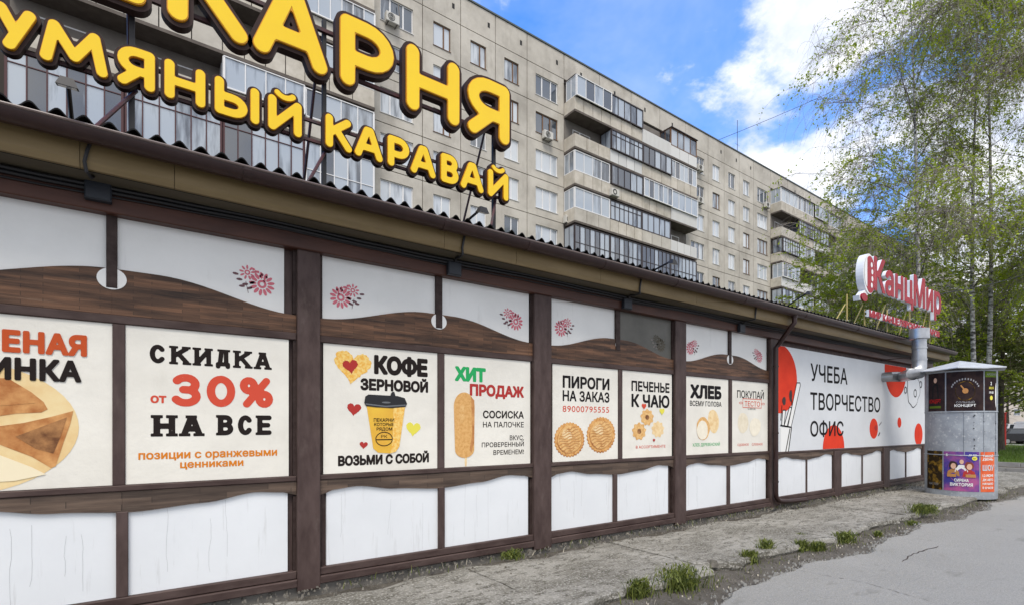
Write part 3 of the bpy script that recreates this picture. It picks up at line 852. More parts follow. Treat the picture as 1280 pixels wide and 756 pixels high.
# bay layout in photo columns: (upper L, upper R, lower L, lower R, poster L, poster R)
def W(*a): return tuple(wx(p) for p in a)
b1l = posts[0][1] + .04
bays = [
 dict(ul=(b1l, wx(133)), ur=W(147, 355), ll=(b1l, wx(145)), lr=W(160.5, 359.5), pl=(b1l - .02, wx(140.5)), pr=W(157, 360.5)),
 dict(ul=W(403, 543.5), ur=W(551.5, 661), ll=W(408, 547), lr=W(554.7, 660), pl=W(403.8, 546), pr=W(555, 662)),
 dict(ul=W(689.5, 768), ur=W(773.5, 838.5), ll=W(688, 765.5), lr=W(770, 835), pl=W(690, 771.5), pr=W(777, 842.5)),
 dict(ul=W(856, 909.5), ur=W(912.6, 958), ll=W(853.5, 908), lr=W(911, 957), pl=W(856, 909.5), pr=W(914.5, 959.2)),
]
def wave_low(u):       # lower edge of the low wood board, across a whole bay
    pts = [(0, -.0745), (.06, -.0695), (.14, -.0675), (.3, -.0735), (.5, -.0772), (.7, -.0735), (.86, -.0668), (.95, -.0688), (1, -.0725)]
    for (a, ya), (b, yb) in zip(pts, pts[1:]):
        if u <= b:
            t = (u - a) / (b - a); t = t * t * (3 - 2 * t); return zr(ya + (yb - ya) * t)
    return zr(pts[-1][1])
def wave_up(u):        # upper edge of the high wood board
    k = .5 - .5 * math.cos(math.pi * min(1, (u if u < .5 else 1 - u) / .44))
    return zr(.1166 + (.1385 - .1166) * k)
def strip(x0, x1, fz0, fz1, n, ya, yb, bx0, bx1):
    lo = []; hi = []
    for i in range(n + 1):
        x = x0 + (x1 - x0) * i / n; u = (x - bx0) / (bx1 - bx0)
        lo.append((x, fz0(u) if callable(fz0) else fz0)); hi.append((x, fz1(u) if callable(fz1) else fz1))
    return MB().plate([lo + hi[::-1]], ya, yb)
ny = D - .002
for i, b in enumerate(bays):
    L, Rr = posts[i][1], posts[i + 1][0]
    if i == 3: Rr = posts[4][0]
    # white panels
    for side, (a, c) in (('l', b['ul']), ('r', b['ur'])):
        dark = (i == 2 and side == 'r')
        o = K(MB().box(a, c, D, D + .028, zr(.100), Z_TOP + .02), 'faded_panel' if dark else 'white_panel', 'faded_panel' if dark else 'white_panel',
              label='dull grey-brown upper panel with a faded flower print' if dark else None)
        b['o' + side] = o
    for (a, c) in (b['ll'], b['lr']):
        o = K(MB().box(a, c, D, D + .028, z_lp0, zr(-.060)), 'white_panel', 'white_low')
        rd = random.Random(int(a * 100)); mb = MB()
        for q in range(rd.choice((2, 3, 4))):
            x = rd.uniform(a + .1, c - .1); z = rd.uniform(z_lp0 + .02, z_lp0 + .3); zt = rd.uniform(.72, .93)
            xx = x; v = []
            for s in range(9):
                v.append((xx, z + (zt - z) * s / 8)); xx += rd.uniform(-.01, .012) * (1 if rd.random() > .5 else .2)
            mb.tube([(p[0], D - .0005, p[1]) for p in v],   .0010, 3)
        mb.build('hairline_crack', 'crack_line', o)
    # wood boards with wavy edges (one per half bay), rails, mullions
    mid_u = (b['ul'][1] + b['ur'][0]) / 2; mid_l = (b['ll'][1] + b['lr'][0]) / 2
    hw = (b['ur'][0] - b['ul'][1]) / 2
    for (a, c) in ((L + .002, mid_u), (mid_u + .001, Rr - .002)):
        K(strip(a, c, zr(.0985), wave_up, 18, D - .022, D + .03, L, Rr), 'wood_board', 'wood_grain')
    for (a, c) in ((L + .002, mid_l), (mid_l + .001, Rr - .002)):
        K(strip(a, c, wave_low, zr(-.0585), 22, D - .022, D + .03, L, Rr), 'wood_board', 'wood_dull')
    K(MB().bevbox(L, Rr, D - .030, D + .03, zr(.0905), zr(.0982)), 'rail', 'brown_rail')
    K(MB().bevbox(L, Rr, D - .034, D + .03, zr(-.0582), zr(-.0527)), 'rail', 'brown_rail')
    K(MB().bevbox(mid_u - hw, mid_u + hw, D - .034, D + .03, zr(.1215), Z_TOP + .05, .004), 'mullion', 'dark_trim')
    K(MB().bevbox((b['pl'][1] + b['pr'][0]) / 2 - .042, (b['pl'][1] + b['pr'][0]) / 2 + .042, D - .026, D + .03, zr(-.0525), zr(.0903), .004), 'mullion', 'brown_paint')
    K(MB().bevbox(mid_l - .040, mid_l + .040, D - .030, D + .03, z_lp0, zr(-.0765), .004), 'mullion', 'brown_paint')
    if i != 2:
        K(MB().plate([ell(mid_u, zr(.1295), .098, .088)], D - .027, D - .0225), 'handle_plate', 'white_panel')
    else:
        K(MB().plate([ell(mid_u, zr(.1295), .05, .07)], D - .027, D - .0225), 'handle_plate', 'white_panel')
    for (a, c) in ((L, L + .03), (Rr - .03, Rr)):
        K(MB().box(a, c, D - .012, D + .03, z_lp0, zr(-.074)), 'stile', 'dark_trim')
        K(MB().box(a, c, D - .012, D + .03, zr(.118), Z_TOP), 'stile', 'dark_trim')
        K(MB().box(a, c, D - .012, D + .03, zr(-.0525), zr(.0903)), 'stile', 'dark_trim')
# extra plain bay to the left of the picture
K(MB().box(X0, posts[0][0] - .02, D, D + .028, z_lp0, 3.2), 'white_panel', 'white_low')
# plinth rails
def plinth(a, c):
    K(MB().bevbox(a, c, D - .040, D + .03, zr(-.1608), z_lp0 - .002), 'sill_rail', 'brown_rail')
    K(MB().bevbox(a, c, D - .065, D + .03, zr(-.1695), zr(-.1612)), 'sill_rail', 'brown_rail')
pe = [X0] + [q for p in posts for q in p]
for a, c in zip(pe[0::2], pe[1::2]): plinth(a, c)
K(MB().box(X0, X1, D - .02, D + .03, -.2, zr(-.17)), 'plinth', 'grey_wall')
# flower prints
def flower(cx, cz, s, parent, mir=1, faded=False):
    y = D - .0022
    mb = MB(); lf = MB()
    def ros(x, z, r, n):
        mb.sheet([ell(x, z, r * .36, r * .36, 14), ell(x, z, r * .17, r * .17, 10)[::-1]], y)
        for k in range(n):
            a = 6.283 * k / n + .2
            mb.sheet([ell(x + mir * r * .72 * math.cos(a), z + r * .72 * math.sin(a), r * .30, r * .135, 8, rot=(a if mir > 0 else math.pi - a))], y)
    ros(cx + mir * .22 * s, cz - .12 * s, .42 * s, 13)
    ros(cx - mir * .25 * s, cz + .22 * s, .26 * s, 9)
    for k in range(7):
        mb.sheet([ell(cx + mir * (-.05 + .07 * k) * s, cz + (.36 - .035 * k * (k % 2 + 1)) * s, .045 * s, .05 * s, 8)], y)
    for (dx, dz) in ((-.62, .12), (-.5, -.06), (-.32, -.2), (-.18, -.32), (-.42, -.28), (-.1, -.12)):
        lf.sheet([ell(cx + mir * dx * s, cz + dz * s, .10 * s, .045 * s, 8, rot=mir * (.5 + dx))], y)
    lf.tube([(cx - mir * .3 * s, y, cz - .1 * s), (cx - mir * .22 * s, y, cz - .5 * s)], .008 * s, 4)
    mb.build('flower_print', 'soffit_olive' if faded else 'flower_pink', parent); lf.build('leaf_print', 'loggia_wall' if faded else 'flower_leaf', parent)
for (px, py, key, bi, mir) in ((319, 350, 'or', 0, 1), (433, 369, 'ol', 1, -1), (640, 398, 'or', 1, 1), (705, 408, 'ol', 2, -1),
                               (823, 428, 'or', 2, 1), (865.5, 433, 'ol', 3, -1), (947, 443.5, 'or', 3, 1)):
    flower(wx(px), wz(px, py), .265, bays[bi][key], mir, faded=(px == 823))
# second section: wall under the long banner
sec0 = posts[4][1]
p2 = [W(1040.5, 1049), W(1102, 1109.5), W(1151.5, 1158.5)]
K(MB().bevbox(sec0, X1, D - .028, D + .03, zr(-.0605), zr(-.0555)), 'rail', 'brown_rail')
edges = [sec0 + .02] + [q for p in p2 for q in p]
for j in range(3):
    a, c = edges[2 * j], edges[2 * j + 1]
    K(MB().bevbox(p2[j][0], p2[j][1], D - .055, D + .03, -.02, zr(-.0607)), 'post', 'brown_paint')
    K(strip(a, c, wave_low, zr(-.0608), 30, D - .022, D + .03, a, c), 'wood_board', 'wood_dull')
    m_ = (a + c) / 2
    for (s, e) in ((a + .035, m_ - .02), (m_ + .02, c - .035)):
        K(MB().box(s, e, D, D + .028, z_lp0, zr(-.062)), 'white_panel', 'white_low')
    K(MB().bevbox(m_ - .02, m_ + .02, D - .025, D + .03, z_lp0, zr(-.076), .004), 'mullion', 'brown_paint')
    plinth(a, c)
# beam, eave, gutter, roof
K(MB().bevbox(X0, X1 + .1, D - .10, D + .03, Z_TOP - .005, EYE + 1.918), 'beam', 'beam_paint')
DE = D - .40                                      # line of the fascia
z_sof = EYE + 1.920
K(MB().box(X0, X1 + .35, DE + .03, D + .15, z_sof, z_sof + .02), 'soffit', 'soffit_olive')
fz0 = EYE + 1.914; fz1 = EYE + .2475 * (DE / CT)
fx = [X0, wx(-260, DE), wx(100, DE), wx(218, DE), wx(555, DE), wx(645, DE), wx(750, DE), wx(870, DE), wx(1000, DE), wx(1090, DE), X1 + .35]
for a, c in zip(fx, fx[1:]):
    mb = MB().add([(a + .002, DE, fz0), (c - .002, DE, fz0), (c - .002, DE - .012, fz0 + .05), (a + .002, DE - .012, fz0 + .05), (c - .002, DE - .012, fz1 + .1), (a + .002, DE - .012, fz1 + .1),
                   (a + .002, DE + .03, fz0), (c - .002, DE + .03, fz0), (a + .002, DE + .03, fz1 + .1), (c - .002, DE + .03, fz1 + .1)],
                  [(0, 1, 2, 3), (3, 2, 4, 5), (1, 0, 6, 7), (8, 9, 7, 6), (5, 4, 9, 8), (0, 3, 5, 8, 6), (1, 7, 9, 4, 2)])
    K(mb, 'fascia_board', 'fascia_tan')
# gutter: half round profile
gr_ = .088; gy = DE - .012 - gr_ - .004; gz = EYE + .2605 * ((gy - gr_) / CT)
def profile_sweep(prof, a, c, n=1):
    v = []; f = []; m = len(prof)
    for i in range(n + 1):
        x = a + (c - a) * i / n
        v += [(x, p[0], p[1]) for p in prof]
    for i in range(n):
        for k in range(m): f.append((i * m + k, i * m + (k + 1) % m, (i + 1) * m + (k + 1) % m, (i + 1) * m + k))
    f.append(tuple(range(m))); f.append(tuple(reversed(range(n * m, n * m + m))))
    return MB().add(v, f)
go = [(gy + gr_ * math.cos(R(a)), gz + gr_ * math.sin(R(a))) for a in range(180, 361, 15)]
gi = [(gy + (gr_ - .006) * math.cos(R(a)), gz + (gr_ - .006) * math.sin(R(a))) for a in range(360, 179, -15)]
g_end = X1 + .4
gut = K(profile_sweep(go + gi, X0, g_end), 'gutter', 'gutter_paint', smooth=True)
MB().tube([(X0, gy - gr_, gz + .002), (g_end, gy - gr_, gz + .002)], .011, 8).build('gutter_rim', 'gutter_rim', gut)
jm = MB()
for px in (-100, 310, 560, 665, 760, 850, 935, 1010, 1075, 1120):
    x = wx(px, gy - gr_)
    pr = [(gy + (gr_ + .005) * math.cos(R(a)), gz + (gr_ + .005) * math.sin(R(a))) for a in range(180, 361, 15)] + [(gy + gr_ * math.cos(R(a)), gz + gr_ * math.sin(R(a))) for a in range(360, 179, -15)]
    profile_sweep(pr, x - .03, x + .03).build('gutter_joint', 'gutter_paint', gut)
# corrugated roof
per = .146; amp = .029; ry0 = gy - .02; rz0 = gz + .040
xs = np.arange(X0, X1 + .5, per / 10); v = []; f = []
for x in xs:
    w = amp * math.sin(2 * math.pi * x / per)
    for (y, z) in ((ry0, rz0 + .03), (ry0, rz0 + .022), (D + 2.5, rz0 + .42), (D + 5.2, rz0 + .02)):
        v.append((x, y, z + w + (0 if (y, z) != (ry0, rz0 + .022) else -.004)))
for i in range(len(xs) - 1):
    for k in range(3): f.append((i * 4 + k, (i + 1) * 4 + k, (i + 1) * 4 + k + 1, i * 4 + k + 1))
K(MB().add(v, f), 'corrugated_roof', 'roof_black')
# eaves closing strip under the corrugations
K(MB().box(X0, X1 + .35, DE + .031, DE + .06, fz0 + .005, rz0 - .005), 'eave_board', 'roof_black')
# cable along the beam, drop wires and junction boxes
cp = []
rd = random.Random(3)
x = X0
while x < X1:
    cp.append((x, D - .125, EYE + 1.875 + .010 * math.sin(x * 1.9) + rd.uniform(-.004, .004))); x += .35
K(MB().tube(cp, .016, 6), 'cable', 'cable', smooth=True)
K(MB().tube([(p[0], p[1] - .02, p[2] + .026) for p in cp], .014, 6), 'cable', 'cable', smooth=True)
K(MB().tube([(p[0], p[1] + .01, p[2] - .028 + .012 * math.sin(p[0] * 1.1)) for p in cp], .008, 6), 'cable', 'cable', smooth=True)
for px, py in ((123, 242), (567, 338), (783, 381), (926, 411), (-150, 190)):
    x = wx(px, D - .12); z = wz(px, py, D - .12)
    K(MB().bevbox(x - .085, x + .085, D - .165, D - .101, z - .065, z + .085, .01), 'junction_box', 'junction')
    K(MB().tube([(x, D - .14, z + .07), (x - .01, D - .2, z + .12), (x - .03, D - .32, fz0 - .03), (x - .05, DE - .02, fz0 - .028), (x - .06, DE - .028, fz0 + .04), (x - .045, DE - .03, fz0 + .12), (x - .03, DE - .028, fz1 - .04), (x - .03, gy + .06, gz - .02)], .013, 6), 'hanger_wire', 'cable', smooth=True)
# downpipe
dx = wx(969.5, D - .13)
gx_ = wx(993, gy)
dp = K(MB().tube([(gx_, gy, gz - gr_ + .01), (gx_, gy, gz - gr_ - .12), (gx_ - .03, gy + .03, gz - gr_ - .17), (dx + .04, D - .17, Z_TOP - .13), (dx, D - .135, Z_TOP - .2),
                   (dx, D - .135, 1.8), (dx, D - .135, .30), (dx + .015, D - .135, .22), (dx + .07, D - .14, .15), (dx + .16, D - .15, .125), (dx + .42, D - .16, .10), (dx + 1.15, D - .16, .075)], .045, 12), 'downpipe', 'gutter_paint', smooth=True)
for z in (2.75, 1.45, .5):
    MB().tube([(dx, D - .135, z), (dx, D - .135, z + .03)], .052, 12).build('clamp', 'dark_trim', dp)
K(MB().tube([(gx_, gy, gz - gr_ + .03), (gx_, gy, gz - gr_ - .03)], [.062, .05], 12), 'gutter_outlet', 'gutter_paint', smooth=True)

#@@POSTERS
# ================================================================== posters
def poster(lab, x0, x1, z0=z_p0, z1=z_p1, m='cloth_poster', y=None, cat='poster', name='poster', sag=.006, seed=0):
    yp = D - .012 if y is None else y
    t = thing(name, lab, cat, ((x0 + x1) / 2, yp, z0))
    rd = random.Random(seed); ph = [rd.uniform(0, 6) for _ in range(6)]
    n, k = 14, 10; v = []; f = []
    for i in range(n + 1):
        for j in range(k + 1):
            u, w = i / n, j / k
            v.append((x0 + (x1 - x0) * u, yp, z0 + (z1 - z0) * w))
    for i in range(n):
        for j in range(k): f.append((i * (k + 1) + j, (i + 1) * (k + 1) + j, (i + 1) * (k + 1) + j + 1, i * (k + 1) + j + 1))
    mb = MB().add(v, f); mb.box(x0, x1, yp + .002, yp + .008, z0, z1)
    mb.build('sheet', m, t)
    return t, yp
def T(t, yp, body, pxl, pxr, pyt, pyb, m, col=None, layer=1, **kw):
    """lettering whose left end spans photo rows pyt..pyb at column pxl, right end at column pxr"""
    y = yp - .0018 * layer
    return text(body, wx(pxl), wx(pxr), wz(pxl, pyb), wz(pxl, pyt), y, m, t, **kw)
def S(t, yp, loops, m, name, layer=1, label=None):
    return MB().sheet(loops, yp - .0018 * layer).build(name, m, t, label=label)
def P(px, py): return (wx(px), wz(px, py))

# --- poster 1: pastry (runs out of the picture on the left)
b = bays[0]
t, yp = poster('cream poster with two browned triangular pastries on a yellow plate, leftmost in the picture', b['pl'][0], b['pl'][1], seed=1)
T(t, yp, 'ЕНАЯ', 3, 109, 411, 439.5, 'ink_brown_red', layer=3.4, bold=.06, spacing=1.08)
T(t, yp, 'ИНКА', -14, 102, 444.5, 473.5, 'ink_black', layer=3.4, bold=.055, spacing=1.08)
x0, x1 = b['pl']; q = P(97, 533)
S(t, yp, [clipbox(ell(wx(-60), wz(-40, 534), wx(99) - wx(-60), .50, 48), x0 + .01, x1 - .01, z_p0 + .005, z_p1 - .01)], 'pastry_plate', 'plate_print')
S(t, yp, [[P(-110, 480), P(-40, 474), P(10, 472), P(25, 481), P(40, 490), P(55, 502), P(60, 511), P(52, 515), P(20, 516.5), P(-30, 524), P(-110, 530)]], 'pastry_brown', 'pastry_print', 2)
S(t, yp, [[P(-40, 484), P(-5, 479), P(20, 484), P(38, 494), P(45, 503), P(10, 506), P(-40, 508)]], 'pastry_brown', 'pastry_print', 3)
S(t, yp, [[P(-110, 546), P(-30, 536), P(30, 528), P(66, 520), P(92, 513), P(88, 530), P(80, 552), P(70, 582), P(64, 584), P(40, 570), P(0, 555), P(-60, 548)]], 'pastry_brown', 'pastry_print', 2)
S(t, yp, [[P(20, 545), P(60, 530), P(84, 521), P(76, 545), P(67, 566), P(45, 560)]], 'pastry_dark', 'crust_print', 3)
S(t, yp, [[P(-60, 562), P(-10, 564), P(40, 583), P(58, 592), P(20, 600), P(-40, 604)]], 'plate_light', 'plate_print', 3)

# --- poster 2: discount, wood-type letters
t, yp = poster('cream poster announcing a 30 percent discount in big red and black wood-type letters', *b['pr'], seed=2)
def slab(t, yp, body, pxl, pxr, pyt, pyb, m, rad, serif, gap=.16, widths=None):
    x0, x1 = wx(pxl), wx(pxr); z0, z1 = wz(pxl, pyb), wz(pxl, pyt)
    ws = [(widths or {}).get(c, 1.0) for c in body]
    u = (x1 - x0) / (sum(ws) + gap * (len(body) - 1)); x = x0; mb = MB()
    for c, w in zip(body, ws):
        if c != ' ': mb.sheet(glyph(c, (x + serif * .35, x + u * w - serif * .35, z0, z1), rad, serif=serif, cell=rad / 3.6), yp - .0018)
        x += u * (w + gap)
    return mb.build('lettering', m, t)
slab(t, yp, 'СКИДКА', 185, 339, 429.5, 453, 'ink_black', .0185, .033, .10, {'К': 1.15, 'И': 1.1, 'А': 1.1})
slab(t, yp, '30%', 214, 341, 466, 507, 'ink_red', .033, 0, .16, {'%': 1.25})
slab(t, yp, 'НА', 189, 255, 518, 545, 'ink_black', .024, .043, .08)
slab(t, yp, 'ВСЕ', 270, 341, 518, 543.5, 'ink_black', .022, .036, .08)
T(t, yp, 'от', 188, 208, 493.5, 503, 'ink_red', bold=.035, hgt=.55)
T(t, yp, 'позиции с оранжевыми', 173, 346, 565.5, 574, 'ink_orange', bold=.03, hgt=.55)
T(t, yp, 'ценниками', 225, 304, 577, 584.5, 'ink_orange', bold=.03, hgt=.55)

# --- poster 3: coffee
b = bays[1]
t, yp = poster('cream poster with a yellow paper coffee cup and hearts', *b['pl'], seed=3)
T(t, yp, 'КОФЕ', 467, 534, 443, 467, 'ink_black', bold=.07)
T(t, yp, 'ЗЕРНОВОЙ', 450, 534.5, 472, 487, 'ink_black', bold=.06)
T(t, yp, 'ВОЗЬМИ С СОБОЙ', 422, 535.5, 569, 582, 'ink_black', bold=.06)
hx, hz = P(440.5, 457)
S(t, yp, [heart(hx, hz, .40, .07, 3, rot=-.12)], 'heart_yellow', 'heart_print', 1)
S(t, yp, [heart(wx(437.5), wz(437.5, 457), .17, .06, 5, rot=.15)], 'ink_dark_red', 'heart_print', 2)
for (px, py, s, m) in ((442, 510.5, .155, 'ink_dark_red'), (454, 555.5, .092, 'ink_dark_red'), (516, 535, .185, 'print_yellow')):
    S(t, yp, [heart(wx(px), wz(px, py), s, .04, int(px), rot=-.1)], m, 'heart_print')
cup = [P(457.5, 506), P(505.5, 508.5), P(498.5, 557), P(494, 564), P(487, 566), P(472, 565), P(466, 560)]
S(t, yp, [cup], 'yellow_print', 'cup_print', 2)
S(t, yp, [[P(491, 508), P(505.5, 508.5), P(498.5, 557), P(494, 564), P(487, 566), P(490, 550)]], 'heart_yellow', 'cup_shade_print', 3)
lid = [P(454.5, 503), P(456, 495), P(460, 492.5), P(496, 494.5), P(505, 497), P(508, 504), P(506, 508), P(490, 509.5), P(470, 508.5), P(457, 507)]
S(t, yp, [lid], 'cup_lid', 'lid_print', 4)
S(t, yp, [[P(456, 503.5), P(481, 506.5), P(506.5, 505), P(506.5, 506.6), P(481, 508.2), P(456.5, 505.2)]], 'lid_shine', 'lid_rim_print', 5)
S(t, yp, [[P(487, 494), P(489, 489.5), P(492, 489), P(493.5, 494.4)]], 'cup_lid', 'lid_spout_print', 4)
S(t, yp, [ell(wx(482), wz(482, 502.5), .05, .010, 20)], 'lid_shine', 'lid_highlight', 5)
T(t, yp, 'ПЕКАРНИ', 466.5, 492, 522, 526.5, 'ink_black', bold=.02, layer=3)
T(t, yp, 'КОТОРЫЕ', 467, 491.5, 527.8, 531.8, 'ink_black', bold=.02, layer=3)
T(t, yp, 'РЯДОМ', 470, 489.5, 533.5, 537.5, 'ink_black', bold=.02, layer=3)
cx, cz = P(479.5, 548)
S(t, yp, [ell(cx, cz, .098, .078), ell(cx, cz, .089, .069)[::-1]], 'ink_clean', 'emblem_ring', 3)
S(t, yp, [[(cx - .09, cz - .012), (cx + .09, cz - .012), (cx + .09, cz - .001), (cx - .09, cz - .001)]], 'ink_clean', 'emblem_bar', 3)
text('РК', cx - .035, cx + .035, cz + .012, cz + .045, yp - .0054, 'ink_clean', t, bold=.0)

# --- poster 4: sausage on a stick
t, yp = poster('cream poster with a corn dog on a stick under green and red headline', *b['pr'], seed=4)
T(t, yp, 'ХИТ', 568, 606.5, 457, 475.5, 'ink_green', bold=.07)
T(t, yp, 'ПРОДАЖ', 586.5, 654, 479, 494, 'ink_dark_red', bold=.055)
T(t, yp, 'СОСИСКА', 603, 654, 512.5, 522, 'ink_black', bold=.03)
T(t, yp, 'НА ПАЛОЧКЕ', 603, 654, 526.5, 533.5, 'ink_black', bold=.012)
T(t, yp, 'ВКУС,', 636.5, 654, 543.5, 549.5, 'ink_black', bold=.012)
T(t, yp, 'ПРОВЕРЕННЫЙ', 601.5, 654, 552.5, 558.5, 'ink_black', bold=.012)
T(t, yp, 'ВРЕМЕНЕМ!', 616, 654, 562, 568, 'ink_black', bold=.012)
a0, a1 = wx(566.5), wx(592.5); zc = wz(580, 532)
S(t, yp, [ell((a0 + a1) / 2, wz(580, 490) - .17, (a1 - a0) / 2, .17, 24, 0, 180) + ell((a0 + a1) / 2 + .005, wz(580, 571.5) + .10, (a1 - a0) / 2 * .92, .10, 24, 180, 360)], 'corn_dog', 'corn_dog_print', 2)
S(t, yp, [ell((a0 + a1) / 2 - .035, wz(580, 500) - .15, .035, .11, 20, wob=.04), ], 'pie_light', 'corn_dog_print', 3)
S(t, yp, [[P(588, 495), P(592, 500), P(591.8, 552), P(588, 566), P(586.5, 560), P(589.5, 540)]], 'pastry_brown', 'corn_dog_print', 3)
S(t, yp, [[P(580, 571), P(583, 571), P(582.5, 582), P(580.5, 582)]], 'bun_pale', 'stick_print', 1)

# --- poster 5: pies to order
b = bays[2]
t, yp = poster('cream poster with two golden pies under a red phone number', *b['pl'], seed=5)
T(t, yp, 'ПИРОГИ', 702.5, 761, 468.5, 484, 'ink_clean', bold=.042)
T(t, yp, 'НА ЗАКАЗ', 702.5, 761, 487, 500.5, 'ink_clean', bold=.03)
T(t, yp, '89000795555', 702.5, 760.5, 506, 514, 'ink_red', bold=.005, spacing=1.1)
def pie(cx, cz, rx, rz, seed, tw=0.0):
    def rope(k, amp, n=30):
        return [(cx + rx * k * (1 + amp * abs(math.sin(n * a / 2 + .6 * math.sin(a)))) * math.cos(a) * math.cos(tw) - rz * k * (1 + amp * abs(math.sin(n * a / 2))) * math.sin(a) * math.sin(tw),
                 cz + rx * k * (1 + amp * abs(math.sin(n * a / 2))) * math.cos(a) * math.sin(tw) + rz * k * (1 + amp * abs(math.sin(n * a / 2 + .6 * math.sin(a)))) * math.sin(a) * math.cos(tw)) for a in [6.2832 * q / 180 for q in range(180)]]
    S(t, yp, [rope(.93, .07)], 'pastry_brown', 'pie_print', 1)
    S(t, yp, [[(x - .004, z + .008) for x, z in rope(.89, .08)]], 'pie_crust', 'pie_print', 2)
    S(t, yp, [ell(cx - .003, cz, rx * .80, rz * .79, 40, wob=.015, seed=seed, rot=tw)], 'pastry_brown', 'pie_print', 3)
    S(t, yp, [ell(cx + .0, cz + .008, rx * .77, rz * .76, 40, wob=.02, seed=seed + 1, rot=tw)], 'pie_light', 'pie_print', 4)
    S(t, yp, [ell(cx - rx * .2, cz + rz * .3, rx * .34, rz * .26, 30, wob=.08, seed=seed + 2, rot=tw - .3)], 'bun_pale', 'glaze_print', 5)
    mb = MB(); rq = random.Random(seed)
    for k in range(-4, 5):
        w = rx * .72 * math.sqrt(max(0.02, 1 - (k / 4.6) ** 2)); zz = cz + k * rz * .155
        P1 = [(cx - w + 2 * w * q / 12, zz - .03 + .06 * q / 12 + .012 * math.sin(q * 1.1 + k)) for q in range(13)]
        mb.sheet([[(x, z - .003 - .004 * math.sin(math.pi * q / 12)) for q, (x, z) in enumerate(P1)] + [(x, z + .003 + .004 * math.sin(math.pi * q / 12)) for q, (x, z) in list(enumerate(P1))[::-1]]], yp - .0018 * 6)
    mb.build('crust_cut_print', 'pastry_brown', t)
px0 = wx(691.5); px1 = wx(730)
pie((px0 + px1) / 2, wz(711, 549), (px1 - px0) / 2, .245, 11)
px0 = wx(732); px1 = wx(768.5)
pie((px0 + px1) / 2, wz(750, 543), (px1 - px0) / 2, .265, 17, .12)

# --- poster 6: cookies for tea
t, yp = poster('cream poster with shortbread cookies and a red heart', *b['pr'], seed=6)
T(t, yp, 'ПЕЧЕНЬЕ', 788.5, 836, 475, 488, 'ink_clean', bold=.035)
T(t, yp, 'К ЧАЮ', 788.5, 836, 491.5, 508, 'ink_clean', bold=.04)
T(t, yp, 'В АССОРТИМЕНТЕ', 794, 831, 556.5, 560, 'ink_red', bold=.01)
for (px, py, r) in ((808, 521, .145), (798, 538.5, .15), (821.5, 536, .145)):
    cx, cz = P(px, py)
    S(t, yp, [[(cx + r * (1 + .1 * math.sin(9 * a)) * math.cos(a), cz + r * .85 * (1 + .1 * math.sin(9 * a)) * math.sin(a)) for a in [6.283 * k / 54 for k in range(54)]]], 'bun_pale' if px > 815 else 'pie_light', 'cookie_print', 1 if px > 815 else 2)
    if px < 815: S(t, yp, [ell(cx, cz, .045, .04)], 'pastry_dark', 'jam_print', 3)
S(t, yp, [heart(*P(804, 507), .11, .03, 9)], 'ink_red', 'heart_print', 3)
S(t, yp, [heart(*P(826.5, 513.5), .13, .03, 10)], 'print_yellow', 'heart_print', 3)
S(t, yp, [heart(*P(816.5, 549.5), .06, .03, 12)], 'ink_dark_red', 'heart_print', 3)

# --- poster 7: bread
b = bays[3]
t, yp = poster('cream poster with a white loaf cut in two and heavy black headline', *b['pl'], seed=7)
T(t, yp, 'ХЛЕБ', 862, 901, 479.5, 497, 'ink_clean', bold=.065)
T(t, yp, 'ВСЕМУ ГОЛОВА', 861.5, 901, 500, 506.5, 'ink_clean', bold=.02)
T(t, yp, 'ХЛЕБ ДЕРЕВЕНСКИЙ', 865, 899, 553.5, 557.5, 'ink_green', bold=.01)
S(t, yp, [ell(*P(891, 526), .16, .21, 26, wob=.02, seed=3, rot=.25)], 'bun_pale', 'loaf_print', 1)
S(t, yp, [ell(*P(878, 535), .19, .20, 26, wob=.025, seed=4)], 'pie_light', 'loaf_print', 2)
S(t, yp, [ell(*P(877, 537), .155, .165, 26, wob=.02, seed=5)], 'dough_cut', 'crumb_print', 3)
# --- poster 8: dough
t, yp = poster('cream poster with pale raw dough and a red rolling pin outline', *b['pr'], seed=8)
T(t, yp, 'ПОКУПАЙ', 920.5, 954, 487, 496.5, 'ink_clean', bold=.015)
T(t, yp, 'ТЕСТО', 930, 949, 500.5, 507, 'ink_red', bold=.01)
x0, z0 = P(927.5, 509); x1, z1 = P(951, 498.5)
for w in (0,):
    S(t, yp, [[(x0, z0), (x1, z0), (x1, z1), (x0, z1)], [(x0 + .012, z1 - .012), (x1 - .012, z1 - .012), (x1 - .012, z0 + .012), (x0 + .012, z0 + .012)]], 'ink_red', 'rolling_pin_print')
zc = (z0 + z1) / 2
for s, x in ((-1, x0), (1, x1)):
    S(t, yp, [ell(x + s * .06, zc, .06, .022, 14), ell(x + s * .06, zc, .050, .012, 14)[::-1]], 'ink_red', 'pin_handle_print')
T(t, yp, 'СВОЁ', 934, 944, 509, 511.5, 'ink_clean', bold=.0)
T(t, yp, 'СДОБНОЕ', 921, 935, 554, 556.8, 'ink_red', bold=.01)
T(t, yp, 'СЛОЕНОЕ', 939, 952.5, 553.5, 556.3, 'ink_red', bold=.01)
S(t, yp, [ell(*P(928, 528), .18, .19, 26, wob=.02, seed=3)], 'dough', 'dough_print', 1)
S(t, yp, [ell(*P(943, 533), .2, .17, 26, wob=.03, seed=8, rot=.3)], 'dough_cut', 'dough_print', 2)

